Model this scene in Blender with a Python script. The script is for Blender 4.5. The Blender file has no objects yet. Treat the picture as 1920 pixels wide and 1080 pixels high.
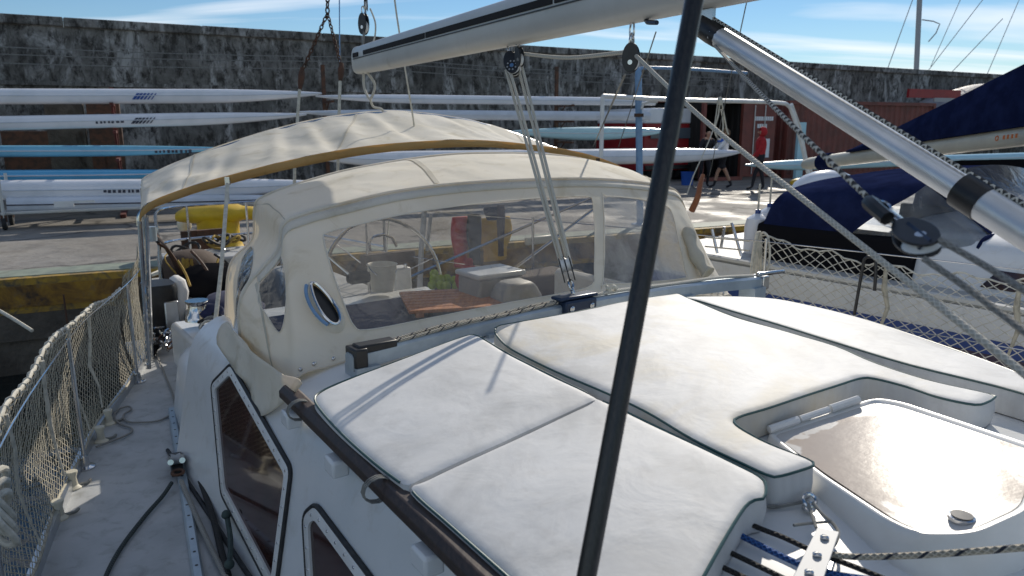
import bpy, bmesh, math, random
from mathutils import Vector, Matrix, noise
from mathutils.geometry import delaunay_2d_cdt
random.seed(7)
V = Vector
UP = V((0, 0, 1))
SC = bpy.context.scene
COL = SC.collection
R = math.radians

# ------------------------------------------------------------------ camera
# z = 0 is the side deck of the yacht, +Y is the horizontal view direction
FPX, HC = 1400.0, 1.55
PIT = math.atan(305 / 1400)
cam_d = bpy.data.cameras.new('camera'); cam = bpy.data.objects.new('camera', cam_d); COL.objects.link(cam)
cam.location = (0, 0, HC); cam.rotation_euler = (math.pi / 2 - PIT, 0, 0)
cam_d.sensor_width = 36; cam_d.lens = 36 * FPX / 1920
cam_d.clip_start = 0.05; cam_d.clip_end = 3000
cam_d.dof.use_dof = True; cam_d.dof.focus_distance = 2.9; cam_d.dof.aperture_fstop = 5.6
SC.camera = cam

# ------------------------------------------------------------------ light
SUN_AZ, SUN_EL = R(20), R(29)
sun_dir = V((math.sin(SUN_AZ) * math.cos(SUN_EL), math.cos(SUN_AZ) * math.cos(SUN_EL), math.sin(SUN_EL)))
sd = bpy.data.lights.new('sun', 'SUN'); sun = bpy.data.objects.new('sun', sd); COL.objects.link(sun)
sd.energy = 3.7; sd.angle = R(0.53); sd.color = (1.0, 0.92, 0.80)
sun.rotation_euler = sun_dir.to_track_quat('Z', 'Y').to_euler(); sun.location = (6, 16, 14)

w = bpy.data.worlds.new('World'); SC.world = w; w.use_nodes = True
nt = w.node_tree; nt.nodes.clear()
def wn(t, **k):
    n = nt.nodes.new(t)
    for a, b in k.items(): setattr(n, a, b)
    return n
sky = wn('ShaderNodeTexSky', sky_type='NISHITA', sun_disc=False, sun_elevation=SUN_EL, sun_rotation=SUN_AZ,
         altitude=0, air_density=1.0, dust_density=0.0, ozone_density=4.0)
bg = wn('ShaderNodeBackground'); bg.inputs[1].default_value = 0.08
bgc = wn('ShaderNodeBackground'); bgc.inputs[0].default_value = (0.93, 0.96, 1.0, 1); bgc.inputs[1].default_value = 1.0
mixw = wn('ShaderNodeMixShader'); outw = wn('ShaderNodeOutputWorld')
tc = wn('ShaderNodeTexCoord')
sep = wn('ShaderNodeSeparateXYZ'); nt.links.new(tc.outputs['Generated'], sep.inputs[0])
# project the view direction on a flat cloud layer
zadd = wn('ShaderNodeMath', operation='ADD'); zadd.inputs[1].default_value = 0.12; nt.links.new(sep.outputs[2], zadd.inputs[0])
zmax = wn('ShaderNodeMath', operation='MAXIMUM'); zmax.inputs[1].default_value = 0.05; nt.links.new(zadd.outputs[0], zmax.inputs[0])
dx = wn('ShaderNodeMath', operation='DIVIDE'); nt.links.new(sep.outputs[0], dx.inputs[0]); nt.links.new(zmax.outputs[0], dx.inputs[1])
dy = wn('ShaderNodeMath', operation='DIVIDE'); nt.links.new(sep.outputs[1], dy.inputs[0]); nt.links.new(zmax.outputs[0], dy.inputs[1])
cmb = wn('ShaderNodeCombineXYZ'); nt.links.new(dx.outputs[0], cmb.inputs[0]); nt.links.new(dy.outputs[0], cmb.inputs[1])
mp = wn('ShaderNodeMapping'); mp.inputs['Rotation'].default_value = (0, 0, R(-28)); mp.inputs['Scale'].default_value = (0.28, 1.1, 1); mp.inputs['Location'].default_value = (-0.35, 2.2, 0)
nt.links.new(cmb.outputs[0], mp.inputs[0])
nz = wn('ShaderNodeTexNoise'); nz.inputs['Scale'].default_value = 0.9; nz.inputs['Detail'].default_value = 7; nz.inputs['Distortion'].default_value = 0.5
nt.links.new(mp.outputs[0], nz.inputs[0])
cr = wn('ShaderNodeValToRGB'); cr.color_ramp.elements[0].position = 0.50; cr.color_ramp.elements[1].position = 0.63
nt.links.new(nz.outputs[0], cr.inputs[0])
mul = wn('ShaderNodeMath', operation='MULTIPLY'); mul.inputs[1].default_value = 0.85; nt.links.new(cr.outputs[0], mul.inputs[0])
hs_ = wn('ShaderNodeHueSaturation'); hs_.inputs['Saturation'].default_value = 1.12; nt.links.new(sky.outputs[0], hs_.inputs['Color']); nt.links.new(hs_.outputs[0], bg.inputs[0]); nt.links.new(mul.outputs[0], mixw.inputs[0])
nt.links.new(bg.outputs[0], mixw.inputs[1]); nt.links.new(bgc.outputs[0], mixw.inputs[2]); nt.links.new(mixw.outputs[0], outw.inputs[0])

SC.view_settings.view_transform = 'Standard'; SC.view_settings.look = 'None'
SC.view_settings.exposure = 0.18; SC.view_settings.gamma = 1.0
SC.render.engine = 'CYCLES'
SC.cycles.use_denoising = True
SC.cycles.max_bounces = 8; SC.cycles.transparent_max_bounces = 12
SC.cycles.sample_clamp_indirect = 6

# ------------------------------------------------------------------ frames of reference
_cp, _sp = math.cos(PIT), math.sin(PIT)
C0 = V((0, 0, HC))
def ray(x, y):
    u = (x - 960) / FPX; v = -(y - 540) / FPX
    return V((u, _cp + v * _sp, v * _cp - _sp))
AX = R(36)
AFT = V((-math.sin(AX), math.cos(AX), 0)); PORT = V((math.cos(AX), math.sin(AX), 0))
def B(a, p, z): return AFT * a + PORT * p + V((0, 0, z))          # yacht frame: aft, port, up
def ap(P): return P.dot(AFT), P.dot(PORT), P.z
def hit(x, y, n, off):
    d = ray(x, y); return C0 + d * ((off - C0.dot(n)) / d.dot(n))
def Pz(x, y, z): return hit(x, y, V((0, 0, 1)), z)
def Pa(x, y, a): return hit(x, y, AFT, a)
def Pp(x, y, p): return hit(x, y, PORT, p)
def PY(x, y, Y): return hit(x, y, V((0, 1, 0)), Y)
def PS(x, y, fn):                                                  # onto a height field z = fn(a, p)
    z = 0.7
    for _ in range(25):
        P = Pz(x, y, z); z = 0.5 * z + 0.5 * fn(*ap(P)[:2])
    return Pz(x, y, z)
QT = R(25.5)
QD = V((math.cos(QT), math.sin(QT), 0)); QN = V((-math.sin(QT), math.cos(QT), 0))
QZ = -0.25; QE = 10.3; WATER = -1.4
def Q(s, n, z): return QD * s + QN * n + V((0, 0, z))              # quay frame: along, inland, up
def Pn(x, y, n): return hit(x, y, QN, n)
def qs(P): return P.dot(QD), P.dot(QN), P.z
def project(P):
    q = P - C0; f = q.y * _cp - q.z * _sp; u = q.y * _sp + q.z * _cp
    return 960 + FPX * q.x / f, 540 - FPX * u / f

# ------------------------------------------------------------------ mesh helpers
def lerp(a, b, t): return a + (b - a) * t
def smooth(pts, n=6, closed=False):
    pts = [V(p) for p in pts]; m = len(pts)
    if m < 3: return pts
    out = []
    for i in range(m if closed else m - 1):
        p0 = pts[(i - 1) % m] if closed or i > 0 else pts[0]
        p1 = pts[i]; p2 = pts[(i + 1) % m]
        p3 = pts[(i + 2) % m] if closed or i + 2 < m else pts[-1]
        for k in range(n):
            t = k / n
            out.append(0.5 * (2 * p1 + (p2 - p0) * t + (2 * p0 - 5 * p1 + 4 * p2 - p3) * t * t + (3 * p1 - p0 - 3 * p2 + p3) * t ** 3))
    if not closed: out.append(pts[-1])
    return out
def resample(pts, n, closed=False):
    P = list(pts) + ([pts[0]] if closed else [])
    L = [0]
    for i in range(1, len(P)): L.append(L[-1] + (P[i] - P[i - 1]).length)
    out = []; j = 0
    for k in range(n):
        s = L[-1] * k / (n if closed else n - 1)
        while j < len(L) - 2 and L[j + 1] < s: j += 1
        d = L[j + 1] - L[j]
        out.append(P[j].lerp(P[j + 1], (s - L[j]) / d if d > 1e-9 else 0))
    return out
def sag(p, q, s, n=10):
    return [p.lerp(q, i / n) - V((0, 0, 4 * s * (i / n) * (1 - i / n))) for i in range(n + 1)]

class MB:
    def __init__(s): s.v = []; s.f = []; s.uv = {}; s.m = []; s.mi = 0
    def face(s, idx, uv=None):
        if uv: s.uv[len(s.f)] = uv
        s.f.append(tuple(idx)); s.m.append(s.mi)
    def poly(s, pts, uv=None):
        b = len(s.v); s.v += [V(p) for p in pts]; s.face(range(b, b + len(pts)), uv)
    def box(s, c, sz, ax=None, taper=1.0):
        c = V(c); X, Y, Z = ax or (V((1, 0, 0)), V((0, 1, 0)), V((0, 0, 1)))
        b = len(s.v)
        for k in (-1, 1):
            t = taper if k > 0 else 1
            for i, j in ((-1, -1), (1, -1), (1, 1), (-1, 1)):
                s.v.append(c + X * (i * sz[0] / 2 * t) + Y * (j * sz[1] / 2 * t) + Z * (k * sz[2] / 2))
        for q in ((3, 2, 1, 0), (4, 5, 6, 7), (0, 1, 5, 4), (1, 2, 6, 5), (2, 3, 7, 6), (3, 0, 4, 7)):
            s.face([b + i for i in q])
    def loft(s, rings, closed=True, caps=True, loop=False):
        b = len(s.v); n = len(rings[0])
        for r in rings: s.v += [V(p) for p in r]
        m = len(rings)
        for i in range(m if loop else m - 1):
            i2 = (i + 1) % m
            for j in range(n if closed else n - 1):
                k = (j + 1) % n
                s.face((b + i * n + j, b + i * n + k, b + i2 * n + k, b + i2 * n + j))
        if caps and closed and not loop:
            s.face([b + j for j in range(n)][::-1]); s.face([b + (m - 1) * n + j for j in range(n)])
    def tube(s, pts, r, n=8, closed=False, uvs=None, flat=1.0):
        pts = [V(p) for p in pts]; m = len(pts); rr = r if isinstance(r, (list, tuple)) else [r] * m
        T = []
        for i in range(m):
            a = pts[(i - 1) % m] if closed or i > 0 else pts[0]; c = pts[(i + 1) % m] if closed or i < m - 1 else pts[-1]
            d = c - a; T.append(d.normalized() if d.length > 1e-9 else V((0, 0, 1)))
        up = V((0, 0, 1)) if abs(T[0].z) < 0.9 else V((1, 0, 0))
        U = (up - T[0] * up.dot(T[0])).normalized(); b = len(s.v); L = [0]
        for i in range(m):
            U = (U - T[i] * U.dot(T[i])); U = U.normalized() if U.length > 1e-6 else T[i].orthogonal().normalized()
            W = T[i].cross(U)
            for k in range(n):
                t = 2 * math.pi * k / n
                s.v.append(pts[i] + (U * math.cos(t) * flat + W * math.sin(t)) * rr[i])
            if i: L.append(L[-1] + (pts[i] - pts[i - 1]).length)
        for i in range(m if closed else m - 1):
            i2 = (i + 1) % m; l1 = L[i2] if i2 else L[-1] + (pts[0] - pts[-1]).length
            for k in range(n):
                k2 = (k + 1) % n
                uv = ((L[i], k / n), (L[i], (k + 1) / n), (l1, (k + 1) / n), (l1, k / n)) if uvs else None
                s.face((b + i * n + k, b + i * n + k2, b + i2 * n + k2, b + i2 * n + k), uv)
        if not closed:
            s.face([b + k for k in range(n)][::-1]); s.face([b + (m - 1) * n + k for k in range(n)])
    def lathe(s, c, prof, n=20, axis=V((0, 0, 1))):
        X = axis.orthogonal().normalized(); Y = axis.cross(X)
        s.loft([[V(c) + axis * h + (X * math.cos(2 * math.pi * k / n) + Y * math.sin(2 * math.pi * k / n)) * max(r, 1e-4) for k in range(n)] for r, h in prof])
    def ball(s, c, r, n=12, sc=(1, 1, 1)):
        c = V(c)
        s.loft([[c + V((math.cos(2 * math.pi * k / n) * math.sin(t) * r * sc[0], math.sin(2 * math.pi * k / n) * math.sin(t) * r * sc[1], -math.cos(t) * r * sc[2])) for k in range(n)]
                for t in [0.02 + (math.pi - 0.04) * i / (n // 2 + 1) for i in range(n // 2 + 2)]])
    def prism(s, pts, d):
        pts = [V(p) for p in pts]; d = V(d)
        s.loft([pts, [p + d for p in pts]])
    def grid(s, fn, nu, nv):
        b = len(s.v)
        for i in range(nu + 1):
            for j in range(nv + 1): s.v.append(V(fn(i / nu, j / nv)))
        for i in range(nu):
            for j in range(nv):
                a = b + i * (nv + 1) + j
                s.face((a, a + nv + 1, a + nv + 2, a + 1), ((i / nu, j / nv), ((i + 1) / nu, j / nv), ((i + 1) / nu, (j + 1) / nv), (i / nu, (j + 1) / nv)))
    def build(s, name, mats, parent=None, label=None, cat=None, group=None, kind=None, sm=True, bevel=0, solid=0, auto=40, recalc=True):
        if not isinstance(mats, (list, tuple)): mats = [mats]
        me = bpy.data.meshes.new(name)
        if parent is not None: org = parent_origin(parent)
        else:
            xs = [p.x for p in s.v]; ys = [p.y for p in s.v]; zs = [p.z for p in s.v]
            org = V(((min(xs) + max(xs)) / 2, (min(ys) + max(ys)) / 2, min(zs)))
        me.from_pydata([p - org for p in s.v], [], s.f)
        for m in mats: me.materials.append(M[m] if isinstance(m, str) else m)
        if len(mats) > 1: me.polygons.foreach_set('material_index', s.m)
        if s.uv:
            ul = me.uv_layers.new(name='UVMap')
            for fi, uv in s.uv.items():
                for li, t in zip(me.polygons[fi].loop_indices, uv): ul.data[li].uv = t
        if recalc:
            bm = bmesh.new(); bm.from_mesh(me); bmesh.ops.recalc_face_normals(bm, faces=bm.faces); bm.to_mesh(me); bm.free()
        if sm: me.polygons.foreach_set('use_smooth', [True] * len(me.polygons))
        if sm and auto: me.set_sharp_from_angle(angle=R(auto))
        o = bpy.data.objects.new(name, me); COL.objects.link(o)
        if parent is not None: o.parent = parent
        else: o.location = org
        o['_o'] = list(org)
        if bevel:
            b = o.modifiers.new('bevel', 'BEVEL'); b.width = bevel; b.segments = 2; b.limit_method = 'ANGLE'; b.angle_limit = R(35)
        if solid:
            q = o.modifiers.new('solid', 'SOLIDIFY'); q.thickness = solid; q.offset = 0
        tag(o, label, cat, group, kind)
        return o
def parent_origin(p): return V(p['_o'])
def tag(o, label=None, cat=None, group=None, kind=None):
    if label: o['label'] = label
    if cat: o['category'] = cat
    if group: o['group'] = group
    if kind: o['kind'] = kind
    return o
def thing(name, label, cat, loc, group=None, kind=None):
    o = bpy.data.objects.new(name, None); COL.objects.link(o); o.location = loc; o['_o'] = list(V(loc)); o.empty_display_size = 0.1
    return tag(o, label, cat, group, kind)
def one(fn, *a, **k):      # MB with a single shape
    m = MB(); getattr(m, fn)(*a, **k); return m
def inside(x, y, poly):
    c = False; j = len(poly) - 1
    for i in range(len(poly)):
        xi, yi = poly[i][0], poly[i][1]; xj, yj = poly[j][0], poly[j][1]
        if (yi > y) != (yj > y) and x < (xj - xi) * (y - yi) / (yj - yi) + xi: c = not c
        j = i
    return c
def edist(x, y, poly, closed=True):
    best = 1e9; n = len(poly)
    for i in range(n if closed else n - 1):
        ax, ay = poly[i][0], poly[i][1]; bx, by = poly[(i + 1) % n][0], poly[(i + 1) % n][1]
        dx_, dy_ = bx - ax, by - ay; l = dx_ * dx_ + dy_ * dy_
        t = 0 if l < 1e-12 else max(0, min(1, ((x - ax) * dx_ + (y - ay) * dy_) / l))
        ex, ey = x - ax - t * dx_, y - ay - t * dy_
        d = ex * ex + ey * ey
        if d < best: best = d
    return math.sqrt(best)
def tri_region(loops, step, keep, extra=None, clear=None):
    """constrained triangulation of 2-D loops with a grid of inner points; keep(x,y) selects triangles"""
    vs = []; es = []
    for lp in loops:
        b = len(vs); vs += [V((p[0], p[1])) for p in lp]; es += [(b + i, b + (i + 1) % len(lp)) for i in range(len(lp))]
    xs = [p[0] for lp in loops for p in lp]; ys = [p[1] for lp in loops for p in lp]
    sx, sy = step if isinstance(step, tuple) else (step, step)
    y = min(ys); r = 0
    while y < max(ys):
        x = min(xs) + (0.5 * sx if r % 2 else 0)
        while x < max(xs):
            if min(edist(x, y, lp) for lp in loops) > (clear or 0.4 * min(sx, sy)): vs.append(V((x, y)))
            x += sx
        y += sy; r += 1
    if extra: vs += [V((q[0], q[1])) for q in extra]
    v, e, f, *_ = delaunay_2d_cdt(vs, es, [], 0, 1e-7)
    F = []
    for t in f:
        cx = sum(v[i][0] for i in t) / len(t); cy = sum(v[i][1] for i in t) / len(t)
        if keep(cx, cy): F.append(t)
    return v, F
def nfb(x, y, z=0.0, s=1.0): return noise.noise(V((x * s, y * s, z)))
# ------------------------------------------------------------------ materials
M = {}
def shader(name):
    m = bpy.data.materials.new(name); m.use_nodes = True; M[name] = m
    return m, m.node_tree.nodes, m.node_tree.links, m.node_tree.nodes['Principled BSDF']
def ramp(N, L, src, stops):
    r = N.new('ShaderNodeValToRGB'); L.new(src, r.inputs[0])
    e = r.color_ramp.elements
    while len(e) < len(stops): e.new(0.5)
    for k, (p, c) in enumerate(stops):
        e[k].position = p; e[k].color = (*c, 1) if len(c) == 3 else c
    return r.outputs[0]
def noise_tex(N, L, co, scale, detail=5, rough=.55, dist=0.0, sc=None):
    if sc:
        mpn = N.new('ShaderNodeMapping'); mpn.inputs['Scale'].default_value = sc; L.new(co, mpn.inputs[0]); co = mpn.outputs[0]
    n = N.new('ShaderNodeTexNoise'); n.inputs['Scale'].default_value = scale; n.inputs['Detail'].default_value = detail
    n.inputs['Roughness'].default_value = rough; n.inputs['Distortion'].default_value = dist
    L.new(co, n.inputs[0]); return n.outputs[0]
def mixc(N, L, fac, a, b, mode='MIX'):
    m = N.new('ShaderNodeMix'); m.data_type = 'RGBA'; m.blend_type = mode
    for s, v in ((0, fac), (6, a), (7, b)):
        if hasattr(v, 'is_linked') or hasattr(v, 'links'): L.new(v, m.inputs[s])
        elif s == 0: m.inputs[0].default_value = v
        else: m.inputs[s].default_value = (*v, 1)
    return m.outputs[2]
def bumpn(N, L, P, h, strength, dist=0.01, prev=None):
    b = N.new('ShaderNodeBump'); b.inputs['Strength'].default_value = strength; b.inputs['Distance'].default_value = dist
    L.new(h, b.inputs['Height'])
    if prev: L.new(prev, b.inputs['Normal'])
    L.new(b.outputs[0], P.inputs['Normal']); return b.outputs[0]
def std(name, col, rough=.5, metal=0.0, col2=None, scale=6, lo=.42, hi=.62, bump=0, bscale=60, bdist=.004, rvar=0, coat=0, sc=None, spec=None, dirt=None, dscale=3, dlo=.55, dhi=.75, transl=0, trcol=None, ao=False):
    m, N, L, P = shader(name)
    co = N.new('ShaderNodeTexCoord').outputs['Object']
    P.inputs['Roughness'].default_value = rough; P.inputs['Metallic'].default_value = metal
    if spec is not None: P.inputs['Specular IOR Level'].default_value = spec
    if coat: P.inputs['Coat Weight'].default_value = coat; P.inputs['Coat Roughness'].default_value = .08
    c = None
    if col2:
        n = noise_tex(N, L, co, scale, 6, .6, .2, sc)
        c = ramp(N, L, n, [(lo, col), (hi, col2)])
        if rvar:
            mr = N.new('ShaderNodeMapRange'); mr.inputs[3].default_value = rough - rvar; mr.inputs[4].default_value = rough + rvar
            L.new(n, mr.inputs[0]); L.new(mr.outputs[0], P.inputs['Roughness'])
    if dirt:
        n2 = noise_tex(N, L, co, dscale, 8, .65, .6)
        f = ramp(N, L, n2, [(dlo, (0, 0, 0)), (dhi, (1, 1, 1))])
        c = mixc(N, L, f, c if c else col, dirt)
    if c: L.new(c, P.inputs['Base Color'])
    else: P.inputs['Base Color'].default_value = (*col, 1)
    if bump:
        nb = noise_tex(N, L, co, bscale, 4, .6); bumpn(N, L, P, nb, bump, bdist)
    if transl:
        tr = N.new('ShaderNodeBsdfTranslucent'); tr.inputs[0].default_value = (*(trcol or col), 1)
        mx = N.new('ShaderNodeMixShader'); mx.inputs[0].default_value = transl
        out = N['Material Output']; L.new(P.outputs[0], mx.inputs[1]); L.new(tr.outputs[0], mx.inputs[2]); L.new(mx.outputs[0], out.inputs[0])
    return m
std('gelcoat', (.72, .73, .73), .26, col2=(.68, .70, .70), scale=2.5, dirt=(.55, .53, .48), dscale=11, dlo=.55, dhi=.85, coat=.2)
std('deck', (.44, .45, .45), .6, col2=(.36, .37, .37), scale=4, dirt=(.24, .24, .225), dscale=16, dlo=.52, dhi=.82, bump=.35, bscale=420, bdist=.0015)
std('hatch_edge', (.80, .79, .76), .3, col2=(.72, .70, .66), scale=4)
std('piping', (.02, .075, .075), .45)
std('navy', (.012, .017, .05), .9, spec=0.0, col2=(.018, .026, .075), scale=5, bump=.4, bscale=9, bdist=.02)
std('navy_mat', (.012, .016, .06), .8, col2=(.03, .034, .09), scale=8, bump=.3, bscale=20)
std('black_canvas', (.012, .012, .014), .85, spec=0.0, bump=.3, bscale=8, bdist=.02)
std('black', (.012, .012, .013), .38, col2=(.02, .02, .021), scale=20)
std('black_rubber', (.014, .014, .015), .62, col2=(.03, .03, .03), scale=30, bump=.15, bscale=90)
std('shroud_black', (.012, .012, .013), .34, col2=(.028, .027, .026), scale=7, sc=(40, 40, 2), rvar=.1)
std('steel', (.62, .62, .62), .16, 1.0, col2=(.5, .5, .49), scale=8, rvar=.06)
std('alu', (.60, .62, .64), .36, 1.0, col2=(.5, .52, .54), scale=5, rvar=.08)
std('vang_alu', (.74, .75, .76), .38, .65, col2=(.64, .65, .66), scale=6, sc=(1, 1, 1), rvar=.08)
std('slot_black', (.010, .010, .011), .9)
std('alu_dull', (.42, .43, .44), .6, .3, col2=(.42, .43, .44), scale=12)
std('alu_white', (.58, .58, .55), .42, .15, col2=(.52, .52, .49), scale=2, dirt=(.36, .35, .31), dscale=5, dlo=.6, dhi=.85)
std('blue_grey_alu', (.40, .47, .52), .35, .35, col2=(.32, .38, .43), scale=7)
std('dark_blue_metal', (.02, .035, .07), .35, .3)
std('teak', (.52, .21, .07), .5, col2=(.36, .13, .04), scale=3, sc=(14, 1.5, 14), bump=.2, bscale=30)
std('wood_dark', (.030, .019, .015), .5, col2=(.055, .035, .027), scale=4, sc=(30, 3, 30), bump=.3, bscale=25, rvar=.12)
std('wood_red', (.26, .09, .03), .45, col2=(.17, .05, .02), scale=5)
std('tinted_glass', (.03, .012, .010), .06, col2=(.055, .02, .016), scale=4, spec=.6)
std('rope_white', (.60, .57, .48), .8, col2=(.48, .45, .37), scale=30)
std('rope_grey', (.24, .24, .22), .85, col2=(.16, .16, .15), scale=30)
std('rope_green', (.05, .075, .07), .85, col2=(.03, .045, .045), scale=30)
std('rope_blue', (.02, .07, .22), .75, col2=(.015, .04, .14), scale=40)
std('rope_yellow', (.42, .28, .06), .85, col2=(.30, .19, .04), scale=20)
std('net_cord', (.48, .44, .34), .85, col2=(.33, .30, .24), scale=25)
std('net_cord_white', (.60, .57, .49), .85, col2=(.42, .40, .34), scale=25)
std('yellow_paint', (.62, .40, .012), .5, col2=(.50, .31, .01), scale=5, dirt=(.16, .09, .02), dscale=5, dlo=.66, dhi=.76, bump=.2, bscale=20)
std('rust', (.10, .045, .025), .8, col2=(.05, .03, .02), scale=9, bump=.3, bscale=40)
std('rust_red', (.13, .025, .02), .7, col2=(.08, .02, .016), scale=6)
std('hull_white', (.78, .79, .82), .2, col2=(.70, .72, .75), scale=2, coat=.3)
std('hull_white_dull', (.60, .64, .70), .35, col2=(.52, .56, .61), scale=2)
std('hull_blue', (.20, .50, .68), .22, col2=(.17, .43, .60), scale=1.5, coat=.3)
std('hull_pale_blue', (.42, .66, .74), .25, col2=(.38, .60, .68), scale=1.5)
std('hull_strong_blue', (.10, .38, .62), .22, col2=(.08, .33, .55), scale=1.5, coat=.3)
std('decal_blue', (.015, .07, .30), .4)
std('decal_dark', (.03, .035, .06), .4)
std('white_paint', (.74, .74, .72), .4, col2=(.64, .64, .62), scale=6)
std('cream', (.62, .58, .46), .45, col2=(.54, .50, .40), scale=3)
std('blue_paint', (.17, .30, .48), .4, col2=(.13, .24, .40), scale=8)
std('red_paint', (.30, .014, .018), .4, col2=(.24, .012, .016), scale=4)
std('red_cloth', (.42, .02, .025), .85, col2=(.34, .015, .02), scale=12, bump=.4, bscale=14, bdist=.02)
std('yellow_cloth', (.60, .36, .03), .8, col2=(.50, .29, .02), scale=8, bump=.5, bscale=10, bdist=.02)
std('brown_cloth', (.07, .045, .03), .85, bump=.4, bscale=12, bdist=.02)
std('white_cloth', (.70, .70, .70), .8, bump=.4, bscale=14, bdist=.02)
std('blue_cloth', (.02, .10, .45), .8)
std('dark_cloth', (.016, .016, .022), .85)
std('skin', (.42, .24, .16), .55)
std('hair', (.12, .07, .03), .7)
std('container', (.20, .055, .04), .55, col2=(.15, .045, .033), scale=3, dirt=(.10, .04, .03), dscale=2, dlo=.5, dhi=.75)
std('container_inner_shade', (.015, .013, .012), .9)  # shade inside the open container painted as near-black panels
std('paper', (.75, .77, .78), .7)
std('green_ball', (.30, .42, .03), .8)
std('orange_decal', (.70, .18, .04), .5)
std('tarp', (.22, .22, .24), .6, col2=(.14, .14, .16), scale=2, bump=.6, bscale=4, bdist=.05)
std('grey_plastic', (.35, .36, .37), .5)
std('purple_hull', (.10, .075, .11), .35)
std('hull_dark', (.012, .018, .03), .3)
std('blue_stripe', (.02, .06, .24), .35)
std('tyre', (.015, .015, .015), .8)
std('bucket', (.66, .62, .52), .45)
std('hose', (.018, .016, .014), .55)
std('glass_grey', (.10, .12, .14), .08)
std('hose_brown', (.11, .055, .03), .6, col2=(.07, .035, .02), scale=20)

# canvas: sun-bleached acrylic, slightly translucent, with soft creases
def canvas(name, col, col2, trc, tr=.18, wr=.5):
    m, N, L, P = shader(name)
    co = N.new('ShaderNodeTexCoord').outputs['Object']
    n = noise_tex(N, L, co, 2.2, 7, .6, .3); c = ramp(N, L, n, [(.35, col2), (.62, col)])
    st = noise_tex(N, L, co, 3.5, 8, .7, 1.0); sf = ramp(N, L, st, [(.54, (0, 0, 0)), (.78, (1, 1, 1))])
    c = mixc(N, L, sf, c, (col[0] * .60, col[1] * .56, col[2] * .46))
    L.new(c, P.inputs['Base Color']); P.inputs['Roughness'].default_value = .85
    P.inputs['Specular IOR Level'].default_value = .25
    b1 = noise_tex(N, L, co, 3.0, 2, .45, .4, (1, 1, .45)); b = bumpn(N, L, P, b1, wr, .05)
    b2 = noise_tex(N, L, co, 600, 2); bumpn(N, L, P, b2, .12, .001, b)
    trn = N.new('ShaderNodeBsdfTranslucent'); trn.inputs[0].default_value = (*trc, 1)
    mx = N.new('ShaderNodeMixShader'); mx.inputs[0].default_value = tr
    L.new(P.outputs[0], mx.inputs[1]); L.new(trn.outputs[0], mx.inputs[2]); L.new(mx.outputs[0], N['Material Output'].inputs[0])
canvas('canvas', (.86, .825, .73), (.77, .73, .62), (.84, .66, .38), .28, .4)
canvas('canvas_seam', (.58, .54, .45), (.50, .46, .37), (.5, .4, .2), .1, .2)
canvas('canvas_backlit', (.62, .48, .23), (.54, .40, .18), (.85, .55, .16), .45, .15)  # front hem: amber of sun through the cloth put into its colour

# clear vinyl window: mostly see-through with a haze (scratches, painted sun glare) and a wavy reflection
def vinyl(name, haze, hz=(.62, .60, .55), tint=(.80, .80, .78), gl=1.0):
    m, N, L, P = shader(name); N.remove(P)
    co = N.new('ShaderNodeTexCoord').outputs['Object']
    tr = N.new('ShaderNodeBsdfTransparent'); tr.inputs[0].default_value = (*tint, 1)
    df = N.new('ShaderNodeBsdfDiffuse'); df.inputs[0].default_value = (*hz, 1)
    tl = N.new('ShaderNodeBsdfTranslucent'); tl.inputs[0].default_value = (*hz, 1)
    ad = N.new('ShaderNodeMixShader'); ad.inputs[0].default_value = .5; L.new(df.outputs[0], ad.inputs[1]); L.new(tl.outputs[0], ad.inputs[2])
    n = noise_tex(N, L, co, 3.2, 8, .65, 1.2); f = ramp(N, L, n, [(.35, (haze * .5,) * 3), (.75, (min(1, haze * 1.9),) * 3)])
    mx = N.new('ShaderNodeMixShader'); L.new(f, mx.inputs[0]); L.new(tr.outputs[0], mx.inputs[1]); L.new(ad.outputs[0], mx.inputs[2])
    g = N.new('ShaderNodeBsdfGlossy'); g.inputs['Roughness'].default_value = .09
    bn = noise_tex(N, L, co, 5, 3, .5, 1.5); b = N.new('ShaderNodeBump'); b.inputs['Strength'].default_value = .5; b.inputs['Distance'].default_value = .03
    L.new(bn, b.inputs['Height']); L.new(b.outputs[0], g.inputs['Normal'])
    fr = N.new('ShaderNodeFresnel'); fr.inputs[0].default_value = 1.4
    mf = N.new('ShaderNodeMath'); mf.operation = 'MULTIPLY'; mf.inputs[1].default_value = gl; L.new(fr.outputs[0], mf.inputs[0])
    m2 = N.new('ShaderNodeMixShader'); L.new(mf.outputs[0], m2.inputs[0]); L.new(mx.outputs[0], m2.inputs[1]); L.new(g.outputs[0], m2.inputs[2])
    L.new(m2.outputs[0], N['Material Output'].inputs[0])
vinyl('vinyl', .23, (.56, .52, .46), (.76, .75, .72), 2.0); vinyl('vinyl_side', .08, (.5, .5, .5), (.62, .62, .60), 2.2); vinyl('vinyl_glare_haze', .62, (.72, .70, .66)); vinyl('vinyl_grey', .22, (.60, .63, .67), (.82, .85, .88))  # right-hand pane: sun glare painted as extra white haze

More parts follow.
